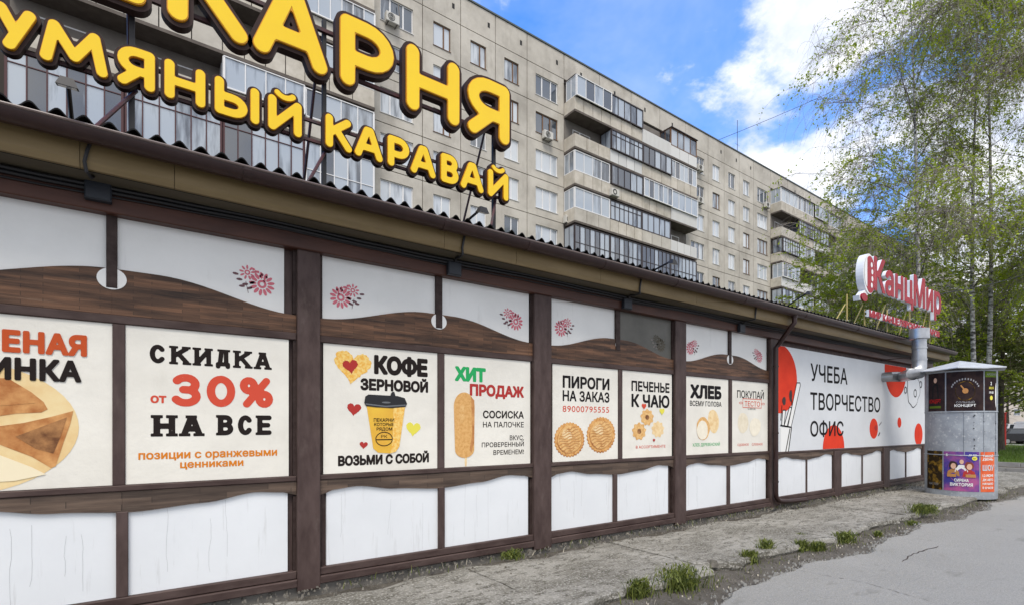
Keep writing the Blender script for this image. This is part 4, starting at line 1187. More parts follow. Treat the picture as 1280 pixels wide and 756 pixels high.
# --- the long banner
bx0, bx1 = posts[4][1] + .03, wx(1161)
bz0, bz1 = zr(-.0555), zr(.1745)
t, yp = poster('long white banner with red discs, black words and drawn brushes in a jar', bx0, bx1, bz0, bz1, 'banner_white', cat='banner', name='banner', seed=9)
T(t, yp, 'УЧЕБА', 1012.5, 1058.5, 453.5, 475.5, 'ink_clean', bold=.014)
T(t, yp, 'ТВОРЧЕСТВО', 1012, 1099.5, 489.5, 511.5, 'ink_clean', bold=.014)
T(t, yp, 'ОФИС', 1012, 1053.5, 525.5, 545, 'ink_clean', bold=.014, layer=2)
def disc(px, py, pr, layer=1, m='banner_red', n=40):
    cx, cz = P(px, py); r = pr / F * depth(cx, D)
    L = clipbox(ell(cx, cz, r, r, n), bx0 + .004, bx1 - .004, bz0 + .004, bz1 - .004)
    return S(t, yp, [L], m, 'red_disc_print', layer), cx, cz, r
disc(974, 473, 43)
_, cxr, czr, rr_ = disc(1119, 461, 35)
disc(1041.5, 560, 29.5); disc(1091.5, 535, 12.7); disc(1123.5, 527.5, 6.4); disc(1147.5, 542.5, 14)
# jar with brushes: drawn lines
def line(pts, w, m='ink_clean', layer=3, name='drawing_print'):
    mb = MB(); q = [P(*p) for p in pts]
    for (ax, az), (bx, bz) in zip(q, q[1:]):
        L = math.hypot(bx - ax, bz - az) or 1; nx_, nz_ = -(bz - az) / L * w, (bx - ax) / L * w
        mb.sheet([[(ax - nx_, az - nz_), (bx - nx_, bz - nz_), (bx + nx_, bz + nz_), (ax + nx_, az + nz_)]], yp - .0018 * layer)
    return mb.build(name, m, t)
S(t, yp, [[P(974.5, 533), P(988.5, 534), P(985, 564), P(974.5, 565.5)]], 'print_white', 'jar_print', 2)
line([(974.5, 531), (988.5, 533.5), (984.5, 564)], .016); line([(986.5, 535), (981, 564.5)], .016)
for pts in ([(976, 531), (977.5, 512), (981, 512), (979, 532)], [(979, 532), (986, 508), (988.5, 509), (983, 532)], [(984, 532), (995, 478), (999, 478), (999.5, 481), (988, 533)], [(975, 525), (976.5, 506)]):
    L = [P(*p) for p in pts]
    if len(L) > 3: S(t, yp, [L], 'print_white', 'brush_print', 2)
    line(pts, .011)
S(t, yp, [ell(*P(979, 500.5), .07, .085, 16, wob=.06)], 'hair_print', 'bristle_print', 4)
S(t, yp, [ell(*P(987.3, 494), .06, .12, 16, wob=.06)], 'hair_print', 'bristle_print', 4)
line([(988, 487), (989, 507)], .015)
# palette
pal = ell(*P(1141, 486), .50, .50, 40, wob=.06, seed=2, rot=-.4)
S(t, yp, [pal], 'ink_clean', 'palette_print', 2)
S(t, yp, [ell(*P(1141, 486), .475, .475, 40, wob=.06, seed=2, rot=-.4)], 'banner_white', 'palette_print', 3)
for (px, py, r) in ((1131, 487, .10), (1143, 491, .12), (1150, 480, .10)):
    S(t, yp, [ell(*P(px, py), r, r), ell(*P(px, py), r * .72, r * .72)[::-1]], 'ink_clean', 'palette_print', 4)
line([(1098, 531), (1101, 527)], .02, 'print_grey'); line([(1097, 544), (1099, 540)], .02, 'ink_clean')
S(t, yp, [ell(*P(1094, 534), .08, .07, 14, wob=.1)], 'ink_dark_red', 'mark_print', 3)
t2 = t
# two brackets and wires above the duct
#@@SIGN
# ================================================================== roof sign
SY = D
sign = thing('roof_sign', 'big yellow letters in dark outlines on a metal frame above the bakery kiosk', 'sign', (wx(300), SY, rz0 + .2))
def letters(chars, zb, zt, rad, border, dep):
    for ch, a, c in chars:
        x0, x1 = (a, c)
        o = MB().plate(glyph(ch, (x0, x1, zb, zt), rad, grow=border, cell=rad / 3.5), SY - dep, SY).build('letter', 'letter_side', sign)
        MB().plate(glyph(ch, (x0, x1, zb, zt), rad, cell=rad / 3.5), SY - dep - .022, SY - dep + .004).build('letter_face', 'yellow_rim', o)
        MB().plate(glyph(ch, (x0, x1, zb, zt), rad, grow=-rad * .10, cell=rad / 3.5), SY - dep - .026, SY - dep - .0225).build('face_panel', 'yellow_face', o)
zb, zt = zr(.3735), zr(.4515)
letters([('П', wx(-26), wx(78)), ('Е', wx(94), wx(183)), ('К', *W(208, 308)), ('А', *W(313.5, 406)), ('Р', *W(421, 488)), ('Н', *W(503, 569)), ('Я', *W(579, 631))],
        zb, zt, .079, .039, .085)
zb2, zt2 = zr(.3008), zr(.3368)
letters([('Р', wx(-78), wx(-22)), ('У', *W(-5, 48)), ('М', *W(51.5, 136)), ('Я', *W(147, 194)), ('Н', *W(205, 256)), ('Ы', *W(267, 322.5)), ('Й', *W(333, 375)),
         ('К', *W(404, 437)), ('А', *W(440, 475)), ('Р', *W(481, 508)), ('А', *W(509.5, 540.5)), ('В', *W(547, 569)), ('А', *W(571.5, 600)), ('Й', *W(605.5, 631))],
        zb2, zt2, .0385, .025, .06)
fr = lambda mb, nm='frame_rail': mb.build(nm, 'sign_metal', sign)
xl, xr = wx(-70), wx(629)
for z, s in ((zr(.392), .018), (zr(.432), .018), (zr(.3075), .014), (zr(.3285), .014)):
    fr(MB().box(xl, xr, SY + .003, SY + .003 + 2 * s, z - s, z + s))
ys = SY + .055
for px in (-60, 165, 405, 617):
    x = wx(px, ys); MB().box(x - .02, x + .02, ys - .02, ys + .02, rz0 + .12, zt - .05).build('frame_post', 'black_metal', sign)
    fr(MB().tube([(x - .03, ys + .03, zt - .2), (x - .03, ys + .9, rz0 + .25)], .016, 6), 'frame_brace')
    fr(MB().tube([(x + .03, ys, zb2 + .05), (x - .25, ys - .30, rz0 + .07)], .016, 6), 'frame_brace')

# ---- stationery sign
SY2 = D + .1
def W2(px): return wx(px, SY2)
def Z2(px, py): return wz(px, py, SY2)
ks = thing('roof_sign', 'red and white letters with an oval emblem on poles above the kiosk end', 'sign', (W2(1120), SY2, rz0 + .2))
kb, kt = (Z2(1096, 366), Z2(1096, 324))
kb2, kt2 = Z2(1162, 398), Z2(1162, 360)
def thick_text(body, x0, x1, z0, z1, y, dep, mf, ms, parent, bold=0.0, grow=.0):
    """channel letters: each one a white box with a coloured face"""
    A = text_loops(body, x0, x1, z0, z1, bold=bold, res=.02)
    for g in A:
        o = MB().plate(g, y, y + dep).build('letter', ms, parent)
        MB().plate(g, y - .012, y - .0005).build('letter_face', mf, o)
sl = (kt2 - kt) / (W2(1162) - W2(1096)) * .5
thick_text('КанцМир', W2(1089), W2(1173), kb, kt, SY2 - .06, .09, 'sign_red', 'sign_white', ks, bold=.028)
thick_text('МИР КАНЦЕЛЯРСКИХ ТОВАРОВ', W2(1083), W2(1171), Z2(1083, 396), Z2(1083, 387), SY2 - .06, .06, 'sign_red', 'sign_white', ks, bold=.04)
for z_ in (Z2(1083, 394), Z2(1083, 389)):
    MB().box(W2(1083), W2(1171), SY2 + .002, SY2 + .03, z_ - .015, z_ + .015).build('sign_rail', 'sign_white', ks)
cx, cz = W2(1080), Z2(1080, 344)
MB().plate([ell(cx, cz, .36, .50, 36)], SY2 - .12, SY2 + .05).build('emblem_box', 'sign_white', ks)
MB().plate([ell(cx + .04, cz - .01, .30, .46, 36)], SY2 - .126, SY2 - .119).build('emblem_face', 'sign_red', ks)
mb = MB()
for k in range(4):
    mb.sheet([ell(cx + .12 + .04 * math.sin(k * 1.1), cz - .27 + .17 * k, .055, .065, 14)], SY2 - .129)
mb.sheet([ell(cx - .33 + .18, cz + .02, .16, .36, 20, 90, 270)], SY2 - .129)
mb.build('emblem_dots', 'sign_white', ks)
MB().plate([[(cx - .20, cz - .42), (cx - .02, cz - .50), (cx - .25, cz - .68), (cx - .52, cz - .72), (cx - .55, cz - .60), (cx - .38, cz - .56)]], SY2 - .1, SY2 + .04).build('emblem_tail', 'sign_white', ks)
MB().plate([ell(cx - .33, cz - .63, .17, .10, 20)], SY2 - .14, SY2 - .102).build('emblem_berry', 'sign_red', ks)
for px in (1062, 1084, 1112, 1140, 1165):
    x = W2(px)
    MB().tube([(x, SY2 + .06, rz0 + .05), (x, SY2 + .06, Z2(px, 398 if px > 1080 else 380) + .25)], .018, 6).build('pole', 'pole_yellow', ks)
    MB().tube([(x - .05, SY2 + .08, Z2(px, 385) + .1), (x - .6, SY2 + .2, rz0 + .06)], .014, 6).build('brace', 'pole_yellow', ks)

# ---- floodlights on arms over the eave
for i, (px, py, lab) in enumerate(((84, 102, 'small dark floodlight on an arm at the far left of the roof edge'), (604, 262, 'small floodlight on an arm just under the end of the yellow sign'),
                                   (842, 327, 'floodlight on a thin arm sticking out over the middle of the roof edge'), (1012, 366, 'floodlight arm over the roof edge, farthest from the camera'))):
    hy = gy - .20
    hx, hz_ = wx(px, hy), wz(px, py, hy)
    t = thing('floodlight', lab, 'floodlight', (hx, gy + .3, rz0 + .1), 'floodlights along the roof edge')
    MB().tube([(hx - .02, gy + .34, rz0 + .06), (hx, hy + .02, hz_ + .02)], .014, 6).build('arm', 'black_metal', t)
    MB().tube([(hx - .02, gy + .34, rz0 + .03), (hx - .02, gy + .34, rz0 + .12)], .03, 6).build('foot', 'black_metal', t)
    hd = MB().add([(hx - .06, hy - .03, hz_ - .045), (hx + .06, hy - .03, hz_ - .045), (hx + .06, hy + .06, hz_ - .02), (hx - .06, hy + .06, hz_ - .02),
                   (hx - .035, hy - .015, hz_ + .02), (hx + .035, hy - .015, hz_ + .02), (hx + .035, hy + .03, hz_ + .032), (hx - .035, hy + .03, hz_ + .032)],
                  [(0, 3, 2, 1), (4, 5, 6, 7), (0, 1, 5, 4), (1, 2, 6, 5), (2, 3, 7, 6), (3, 0, 4, 7)]).build('housing', 'black_metal', t)
    MB().add([(hx - .05, hy - .024, hz_ - .0455), (hx + .05, hy - .024, hz_ - .0455), (hx + .05, hy + .052, hz_ - .0235), (hx - .05, hy + .052, hz_ - .0235)], [(0, 3, 2, 1)]).build('lens', 'lamp_glass', t)

# ---- ventilation duct
vy = gy - gr_ - .24
vx = wx(1149, vy)
vt = thing('vent_duct', 'galvanised vent pipe coming out of the banner wall and turning up past the eave', 'duct', (vx, vy, 2.3))
zh = wz(1103, 471, D); x_in = vx - .02
r_ = .152
z_top = wz(1149, 411, vy); 
hx0 = wx(1103, D)
# horizontal run out of the wall, slanting along to the riser
bend = [Vector((hx0, D - .0, zh)), Vector((hx0 + .02, D - .18, zh)), Vector((hx0 + .25, D - .36, zh)), Vector((vx - .30, vy + .04, zh - .01)), Vector((vx - .09, vy + .0, zh + .03)), Vector((vx, vy, zh + .17)), Vector((vx, vy, zh + .35))]
MB().tube(bend, [r_ * .82, r_ * .82, r_ * .85, r_ * .95, r_ * 1.03, r_, r_], 20).build('elbow', 'galvanised', vt, smooth=True)
MB().tube([(vx, vy, zh + .352), (vx, vy, z_top - .16)], r_ * .97, 20).build('riser', 'galvanised', vt, smooth=True)
MB().tube([(vx, vy, z_top - .26), (vx, vy, z_top - .24), (vx, vy, z_top)], [r_ * 1.0, r_ * 1.35, r_ * 1.35], 20).build('cap', 'galvanised', vt, smooth=True)
for z in (zh + .34, zh + .62):
    MB().tube([(vx, vy, z), (vx, vy, z + .03)], r_ * 1.06, 20).build('seam_band', 'galvanised', vt, smooth=True)
MB().box(vx - .01, vx + .01, vy + .1, D - .02, zh + .42, zh + .44).build('bracket', 'dark_trim', vt)

#@@COLUMN
# ================================================================== advertising column
ccx, ccy = at(1200, 12.15)
cr_ = .655
col_t = thing('advertising_column', 'round grey metal advertising column with a shallow tin roof and posters', 'advertising column', (ccx, ccy, 0))
def cyl(r, z0, z1, n=48):
    return MB().tube([(ccx, ccy, z0), (ccx, ccy, z1)], r, n)
cyl(cr_, -.05, .93 + .0).build('lower_drum', 'galv_dull', col_t, smooth=True)
cyl(cr_ - .004, .931, 1.93).build('middle_drum', 'galv_dull', col_t, smooth=True)
cyl(cr_, 1.931, 2.87).build('upper_drum', 'galv_dull', col_t, smooth=True)
sm = MB()
for a_ in (200, 232, 262, 300):
    a_ = R(a_); rr_2 = cr_ + .002
    sm.tube([(ccx + rr_2 * math.cos(a_), ccy + rr_2 * math.sin(a_), .94), (ccx + rr_2 * math.cos(a_), ccy + rr_2 * math.sin(a_), 1.92)], .008, 4)
sm.tube([(ccx + (cr_ + .004) * math.cos(R(q)), ccy + (cr_ + .004) * math.sin(R(q)), .935) for q in range(0, 361, 10)], .010, 5)
sm.tube([(ccx + (cr_ + .004) * math.cos(R(q)), ccy + (cr_ + .004) * math.sin(R(q)), 1.925) for q in range(0, 361, 10)], .010, 5)
sm.build('seam_strip', 'galv_dull', col_t)
rv = MB(); rq = random.Random(5)
for _ in range(26):
    a_ = rq.choice((R(214), R(216), R(232), R(262))) + rq.uniform(-.02, .02); z = rq.uniform(1.0, 1.88); w_ = rq.uniform(.006, .014)
    p_ = Vector((ccx + (cr_ + .001) * math.cos(a_), ccy + (cr_ + .001) * math.sin(a_), z))
    rv.tube([p_, p_ + Vector((math.cos(a_), math.sin(a_), 0)) * .006], w_, 5)
rv.build('rivet', 'vent_dark', col_t)['kind'] = 'stuff'
# roof: shallow warped tin cone
zt_ = EYE + (HOR - 452) / F * 12.15
v = [(ccx, ccy, zt_ + .03)]; n = 10
for k in range(n):
    a = 2 * math.pi * (k + .3) / n; rr = .80 + .04 * (k % 2)
    v.append((ccx + rr * math.cos(a), ccy + rr * math.sin(a), 2.90 + .03 * (k % 2)))
f = [(0, 1 + k, 1 + (k + 1) % n) for k in range(n)]
v2 = [(p[0], p[1], p[2] - .02) for p in v]
MB().add(v + v2, f + [tuple(i + n + 1 for i in reversed(q)) for q in f] + [(1 + k, 1 + k + n + 1, 1 + (k + 1) % n + n + 1, 1 + (k + 1) % n) for k in range(n)]).build('tin_roof', 'cap_roof', col_t)
ac0 = math.atan2(-ccy, -ccx)                    # angle of the side that faces the viewer
U_OFF = 0.0
def bend(pts, r):
    pts = [(u * .88 + U_OFF, z) for u, z in pts]
    return [(ccx + r * math.cos(ac0 + u / cr_), ccy + r * math.sin(ac0 + u / cr_), z) for u, z in pts]
def curved(u0, u1, z0, z1, r, n=14):
    mb = MB(); v = []; f = []
    for i in range(n + 1):
        u = u0 + (u1 - u0) * i / n
        v += bend([(u, z0), (u, z1)], r)
    for i in range(n): f.append((i * 2, i * 2 + 2, i * 2 + 3, i * 2 + 1))
    return mb.add(v, f)
def cpost(lab, u0, u1, z0, z1, m):
    o = thing('poster', lab, 'poster', bend([((u0 + u1) / 2, z0)], cr_)[0]); curved(u0, u1, z0, z1, cr_ + .004).build('sheet', m, o); return o
def ctext(o, body, u0, u1, z0, z1, m, lay=2, **kw):
    v, f = text_mesh(body, u0, u1, z0, z1, 0, **kw)
    MB().add(bend([(p[0], p[2]) for p in v], cr_ + .0045 + .0025 * lay), f).build('lettering', m, o)
def cshape(o, loop, m, name, lay=1):
    mb = MB().sheet([loop], 0); mb.v = bend([(p[0], p[2]) for p in mb.v], cr_ + .0045 + .0025 * lay); mb.build(name, m, o)
def cgrid(o, u0, u1, z0, z1, m, name, lay=1):
    curved(u0, u1, z0, z1, cr_ + .0045 + .0025 * lay).build(name, m, o)
z0, z1 = 1.95, 2.84; U_OFF = 0.02
o = cpost('dark concert poster with a red and gold disc emblem, upper middle of the column', -.30, .46, z0, z1, 'poster_dark')
cshape(o, ell(.08, 2.40, .20, .22, 40), 'poster_gold', 'disc_print', 1)
cshape(o, ell(.08, 2.40, .06, .06, 20), 'print_gold', 'disc_print', 2)
cshape(o, [(-.02, 2.52), (.0, 2.54), (.13, 2.36), (.11, 2.34)], 'print_gold', 'figure_print', 3)
for k in range(13):
    a = R(160 - 140 * k / 12)
    cshape(o, [(.08 + .28 * math.cos(a) - .015, 2.42 + .25 * math.sin(a) - .02), (.08 + .28 * math.cos(a) + .012, 2.42 + .25 * math.sin(a) - .02), (.08 + .28 * math.cos(a) + .015, 2.42 + .25 * math.sin(a) + .02), (.08 + .28 * math.cos(a) - .012, 2.42 + .25 * math.sin(a) + .02)], 'print_grey', 'ornament_print', 2)
ctext(o, 'СОЛЬНЫЙ', -.10, .26, 2.12, 2.165, 'print_grey', bold=.01)
ctext(o, 'КОНЦЕРТ', -.13, .29, 2.04, 2.10, 'print_white', bold=.02)
o = cpost('dark poster with a man in a black coat on the upper left of the column', -.80, -.33, z0, z1, 'poster_dark')
cshape(o, [(-.66, 2.25), (-.47, 2.25), (-.49, 2.56), (-.54, 2.60), (-.60, 2.58), (-.65, 2.52)], 'ink_clean', 'coat_print', 1)
cshape(o, ell(-.56, 2.67, .045, .06, 18), 'skin_print', 'face_print', 2)
ctext(o, 'КОНЦЕРТ', -.74, -.42, 2.14, 2.23, 'print_bright_red', bold=.02)
cgrid(o, -.74, -.42, 2.02, 2.07, 'print_green', 'strip_print', 1)
o = cpost('dark green and black poster with a yellow dot on the upper right of the column', .49, .88, z0, z1, 'poster_dark')
cgrid(o, .50, .87, 2.70, 2.83, 'print_green', 'heading_print', 1)
ctext(o, 'АРСЕНИЙ', .54, .84, 2.74, 2.79, 'print_grey', bold=.01)
ctext(o, '2', .64, .68, 2.52, 2.60, 'print_white', bold=.03); ctext(o, 'ИЮНЯ', .60, .74, 2.43, 2.485, 'print_yellow', bold=.02)
ctext(o, '19:00', .60, .74, 2.33, 2.385, 'print_white', bold=.02)
cshape(o, ell(.67, 2.235, .045, .05, 18), 'print_yellow', 'dot_print', 1)
cshape(o, ell(.86, 2.3, .05, .28, 18, 90, 270), 'print_white', 'figure_print', 1)
z0, z1 = .12, 1.02; U_OFF = -.10
o = cpost('purple and pink concert poster with three performers low on the column', -.22, .50, z0, z1, 'poster_navy')
cshape(o, ell(.14, .60, .27, .30, 30), 'poster_magenta', 'glow_print', 1)
for (u, z, hr, hair, dress) in ((.14, .80, .055, 'print_grey', 'print_white'), (-.02, .70, .07, 'hair_print', 'print_gold'), (.29, .69, .072, 'auburn_print', 'ink_dark_red')):
    cshape(o, [(u - .13, z - .24), (u + .13, z - .24), (u + .11, z - .13), (u + .04, z - .08), (u - .04, z - .08), (u - .11, z - .13)], dress, 'shirt_print', 2)
    if hr > .06: cshape(o, ell(u, z + .01, hr * 1.25, hr * 1.3, 20, wob=.05, seed=3), hair, 'hair_print', 3)
    cshape(o, ell(u + .005, z - .01, hr * .75, hr * .95, 18), 'skin_print', 'face_print', 4)
for u0, u1 in ((-.14, .04), (.22, .42)): cgrid(o, u0, u1, .44, .51, 'print_gold', 'strip_print', 5)
ctext(o, 'СИРЕНА', .0, .28, .335, .405, 'print_white', lay=5, bold=.03); ctext(o, 'ВИКТОРИЯ', -.08, .36, .235, .31, 'print_white', lay=5, bold=.03)
ctext(o, '5', -.17, -.13, .91, .97, 'print_white', bold=.03); ctext(o, 'ДК ЖД', .28, .44, .925, .965, 'print_white', bold=.02)
cshape(o, ell(.40, .87, .055, .045, 20), 'print_yellow', 'price_print', 2); ctext(o, '12+', .37, .43, .855, .885, 'ink_clean', lay=3, bold=.02)
o = cpost('dark poster with a golden night scene on the lower left of the column', -.72, -.25, z0, z1, 'poster_gold')
ctext(o, 'МАСТЕР', -.62, -.34, .22, .27, 'print_grey', bold=.0)
o = cpost('orange-red poster with white slanted words on the lower right of the column', .53, .92, z0, z1, 'poster_orange')
for i, (s, z, h) in enumerate((('ТАКОЙ', .90, .05), ('ДЕНЬ', .83, .05), ('ШОУ', .60, .13), ('1,2 ИЮНЯ', .46, .06), ('ДК АВТО', .37, .05), ('НАЧАЛО', .28, .05), ('В 18 ЧАСОВ', .19, .05))):
    ctext(o, s, .57, .86 if i != 2 else .88, z, z + h, 'print_white' if i != 2 else 'lamp_glass', bold=.03)

#@@BUILDING
# ================================================================== the apartment block
VB = 1528.0
TB = math.atan((VB - 640) / F); rotb = TH - TB
DPB = 51.0; DB = DPB * math.cos(TB)              # perpendicular distance of the facade
CB, SB = math.cos(TB), math.sin(TB)
def bu(px, d=DPB):                                # position along the facade from a photo column
    return (F * d / (VB - px) - SB * (d * CB)) / CB
def bz(px, py, d=DPB): return EYE + (HOR - py) / (VB - px) * d
blk = bpy.data.objects.new('apartment_block', None); C.objects.link(blk)
tag(blk, 'long grey ten-storey panel apartment block with stacked balconies behind the kiosk', 'apartment block')
# local frame: x along facade, y into the block (0 = facade face), z up
fwd = Vector((CT, ST)); 
blk.rotation_euler = (0, 0, rotb)
# perpendicular foot of the camera on the facade line
nrm = Vector((-math.sin(rotb), math.cos(rotb)))
blk.location = (nrm.x * DB, nrm.y * DB, 0)
WL[blk.name] = Vector((0, 0, 0))
B = lambda mb, name, m, **kw: mb.build(name, m, blk, **kw)
u_s = bu(705)                                      # start of the balcony group nearest the picture's middle
PERIOD = 31.0
FL = 2.8; Z_PAR0 = 28.4; Z_ROOF = 30.4
UMAX = u_s + PERIOD * 3 + 19.0 + 15.4
UMIN = u_s - PERIOD - 15.4 + 0.2
rows = range(6)
# shared panel meshes: front plate with an opening for its window, recessed joints round it
def panel_mesh(w, h, op=None, name='wall_panel', m='concrete_panel'):
    g = .028; d = .12
    outer = [(g, g), (w - g, g), (w - g, h - g), (g, h - g)]
    loops = [outer]
    if op: x0, x1, z0, z1 = op; loops.append([(x0, z0), (x0, z1), (x1, z1), (x1, z0)])
    return MB().plate(loops, 0, d).mesh(name, m)
WN, WW = 1.27, 2.15; WH = 1.55; WZ = .62
pm_n = panel_mesh(2.8, FL, ((2.8 - WN) / 2, (2.8 + WN) / 2, WZ, WZ + WH))
pm_w = panel_mesh(3.6, FL, ((3.6 - WW) / 2 + .08, (3.6 + WW) / 2 + .08, WZ, WZ + WH))
pm_pn = panel_mesh(2.8, Z_ROOF - Z_PAR0 - .06); pm_pw = panel_mesh(3.6, Z_ROOF - Z_PAR0 - .06); pm_b = panel_mesh(3.85, Z_ROOF - Z_PAR0 - .06)
def window_mesh(w, h, parts, m='frame_white'):
    """frame in the panel opening; parts = fractions of the casements"""
    mb = MB(); t = .06; y0, y1 = .085, .15
    mb.box(0, w, y0, y1, 0, t).box(0, w, y0, y1, h - t, h).box(0, t, y0 + .001, y1, t, h - t).box(w - t, w, y0 + .001, y1, t, h - t)
    for p in parts: mb.box(w * p - .045, w * p + .045, y0 - .006, y1, t, h - t)
    mb.box(-.03, w + .03, -.04, .08, -.035, -.005)
    return mb.mesh('window', m)
def pane_mesh(w, h, y=.12): return MB().add([(0, y, 0), (w, y, 0), (w, y, h), (0, y, h)], [(0, 1, 2, 3)]).mesh('pane', 'glass')
wm_n = [window_mesh(WN, WH, [.42]), window_mesh(WN, WH, [.5]), window_mesh(WN, WH, [.62], 'frame_wood')]
wm_w = [window_mesh(WW, WH, [.34, .67]), window_mesh(WW, WH, [.30, .70]), window_mesh(WW, WH, [.34, .67], 'frame_wood')]
pane_n = pane_mesh(WN, WH); pane_w = pane_mesh(WW, WH)
def vent_mesh(): return MB().box(-.09, .09, -.012, .02, -.17, .17).mesh('vent_hole', 'vent_dark')
vmesh = vent_mesh()
rd = random.Random(21)
segs = []                                           # (u, width, kind)
u = u_s
for k in range(-1, 5):
    s = u_s + PERIOD * k
    segs.append((s, 15.4, 'balc')); segs.append((s + 15.4, 3.6, 'wide'))
    for j in range(3): segs.append((s + 19.0 + 2.8 * j, 2.8, 'narrow'))
    segs.append((s + 27.4, 3.6, 'wide'))
segs = [s for s in segs if s[0] < UMAX - 1]
npanel = 0
for (s, w, kind) in segs:
    if kind == 'balc':
        for j in range(4):
            inst('parapet_panel', pm_b, (s + 3.85 * j, 0, Z_PAR0), blk)
            inst('vent_hole', vmesh, (s + 3.85 * j + 1.8, 0, Z_PAR0 + 1.05), blk)
        continue
    inst('parapet_panel', pm_pn if kind == 'narrow' else pm_pw, (s, 0, Z_PAR0), blk)
    if rd.random() < .6: inst('vent_hole', vmesh, (s + w * .8, 0, Z_PAR0 + 1.0), blk)
    for r in rows:
        z = Z_PAR0 - FL * (r + 1)
        inst('wall_panel', pm_n if kind == 'narrow' else pm_w, (s, 0, z), blk)
        if kind == 'narrow':
            o = inst('window', rd.choice(wm_n[:2] * 3 + wm_n[2:]), (s + (2.8 - WN) / 2, 0, z + WZ), blk); inst('pane', pane_n, (s + (2.8 - WN) / 2, 0, z + WZ), o)
        else:
            o = inst('window', rd.choice(wm_w[:2] * 3 + wm_w[2:]), (s + (3.6 - WW) / 2 + .08, 0, z + WZ), blk); inst('pane', pane_w, (s + (3.6 - WW) / 2 + .08, 0, z + WZ), o)
ZL = Z_PAR0 - FL * 6
B(MB().box(UMIN, UMAX, .16, 12, -.2, Z_PAR0 + .4), 'core_wall', 'joint_dark')
B(MB().box(UMIN, UMAX, .0, .158, -.2, ZL - .03), 'lower_wall', 'concrete_panel')
B(MB().box(UMIN - .05, UMAX + .05, -.06, 12.1, Z_ROOF - .06, Z_ROOF + .05), 'roof_edge', 'roof_trim')
B(MB().box(UMIN, UMAX, .13, 12, Z_PAR0 + .402, Z_ROOF - .062), 'parapet_core', 'joint_dark')
B(MB().box(UMIN - .12, UMIN - .002, 0.0, 12.0, -.2, Z_ROOF - .064), 'end_wall', 'concrete_panel')
B(MB().box(UMAX + .002, UMAX + .12, 0.0, 12.0, -.2, Z_ROOF - .064), 'end_wall', 'concrete_panel')

# balconies
PR = 1.2
UW = 3.85
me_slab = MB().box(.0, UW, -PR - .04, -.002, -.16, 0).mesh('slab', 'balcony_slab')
me_pp = {}
for n in (3, 4):
    w = UW / n
    for mm_ in ('pale_panel', 'concrete_panel', 'sheet_white', 'loggia_wall'): me_pp[(n, mm_)] = MB().plate([[(.025, .0), (w - .025, .0), (w - .025, .98), (.025, .98)]], -PR, -PR + .07).mesh('parapet_slab', mm_)
me_bk = MB().box(.03, UW - .03, -PR + .074, -PR + .09, .0, .97).mesh('parapet_backing', 'joint_dark')
me_end = MB().box(0, .07, -PR + .075, -.005, 0, .98).mesh('parapet_end', 'pale_panel')
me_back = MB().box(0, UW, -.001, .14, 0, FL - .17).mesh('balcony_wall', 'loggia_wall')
me_door = window_mesh(1.9, 2.0, [.4])
me_dpane = pane_mesh(1.9, 2.0)
def glazing(n, h, m, tr=None):
    """frame across one balcony front with n lights; returns frame mesh, pane mesh"""
    mb = MB(); t = .05; w = UW - .06; y0, y1 = -PR + .0, -PR + .07
    mb.box(.03, .03 + w, y0 - .012, y1, 0, t + .02).box(.03, .03 + w, y0 - .012, y1, h - t, h)
    for i in range(n + 1):
        x = .03 + (w - t) * i / n; k = 1.5 if i in (0, n) else 1
        mb.box(x - (0 if i < n else .02), x + t * k, y0, y1 - .004, t + .02, h - t)
    if tr: mb.box(.03 + t, .03 + w - t, y0 + .004, y1 - .008, tr, tr + .04)
    return mb.mesh('glazing_frame', m)
def bpane(n, h):
    w = (UW - .06 - .05) / n
    return MB().add([(.05, -PR + .04, .05), (w, -PR + .04, .05), (w, -PR + .04, h - .05), (.05, -PR + .04, h - .05)], [(0, 1, 2, 3)]).mesh('pane', 'glass_balcony'), w
GH = 1.55
styles = {}
for nm, n, h, m, tr in (('white', 4, GH, 'frame_white', None), ('dark', 5, GH, 'frame_dark', None), ('maroon', 6, GH, 'frame_maroon', 1.1), ('wood', 4, GH, 'frame_wood', None),
                        ('whitefine', 6, GH, 'frame_white', None), ('darkfine', 7, GH, 'frame_dark', 1.12), ('tallmaroon', 6, 2.5, 'frame_maroon', 1.95), ('talldark', 7, 2.5, 'frame_dark', 1.15), ('tallwhite', 5, 2.5, 'frame_white', 1.0)):
    pn, w = bpane(n, h); styles[nm] = (glazing(n, h, m, tr), pn, n, w, h)
side_g = {}
def side_mesh(h, m):
    key = (h, m)
    if key not in side_g:
        mb = MB(); t = .05
        mb.box(0, t, -PR + .075, -.005, 0, t).box(0, t, -PR + .075, -.005, h - t, h)
        for y in (-PR + .075, -PR * .5, -.06): mb.box(.002, t - .002, y, y + .05, t, h - t)
        side_g[key] = (mb.mesh('side_frame', m), MB().add([(.02, -.01, .04), (.02, -PR + .08, .04), (.02, -PR + .08, h - .04), (.02, -.01, h - .04)], [(0, 1, 2, 3)]).mesh('pane', 'glass_balcony'))
    return side_g[key]
roof_cap = {k: MB().box(-.03, UW + .03, -PR - .12, -.003, GH + .005, GH + .06).mesh('balcony_roof', k) for k in ('frame_dark', 'sheet_white')}
me_sheet = MB()
for i in range(22):
    w = (UW - .02) / 22; me_sheet.box(.01 + i * w, .01 + i * w + w * .6, -PR - .045, -PR - .02, -.02, 1.1)
me_sheet.box(.01, UW - .01, -PR - .02, -PR - .004, -.02, 1.1)
me_sheet_w = me_sheet.mesh('sheet_cladding', 'sheet_white'); me_sheet_b = me_sheet.mesh('sheet_cladding', 'sheet_brown')
me_rail = MB()
for i in range(20): me_rail.box(.02 + i * .2, .035 + i * .2, -PR + .02, -PR + .035, 0, .98)
me_rail.box(.0, UW, -PR + .0, -PR + .05, .95, 1.0)
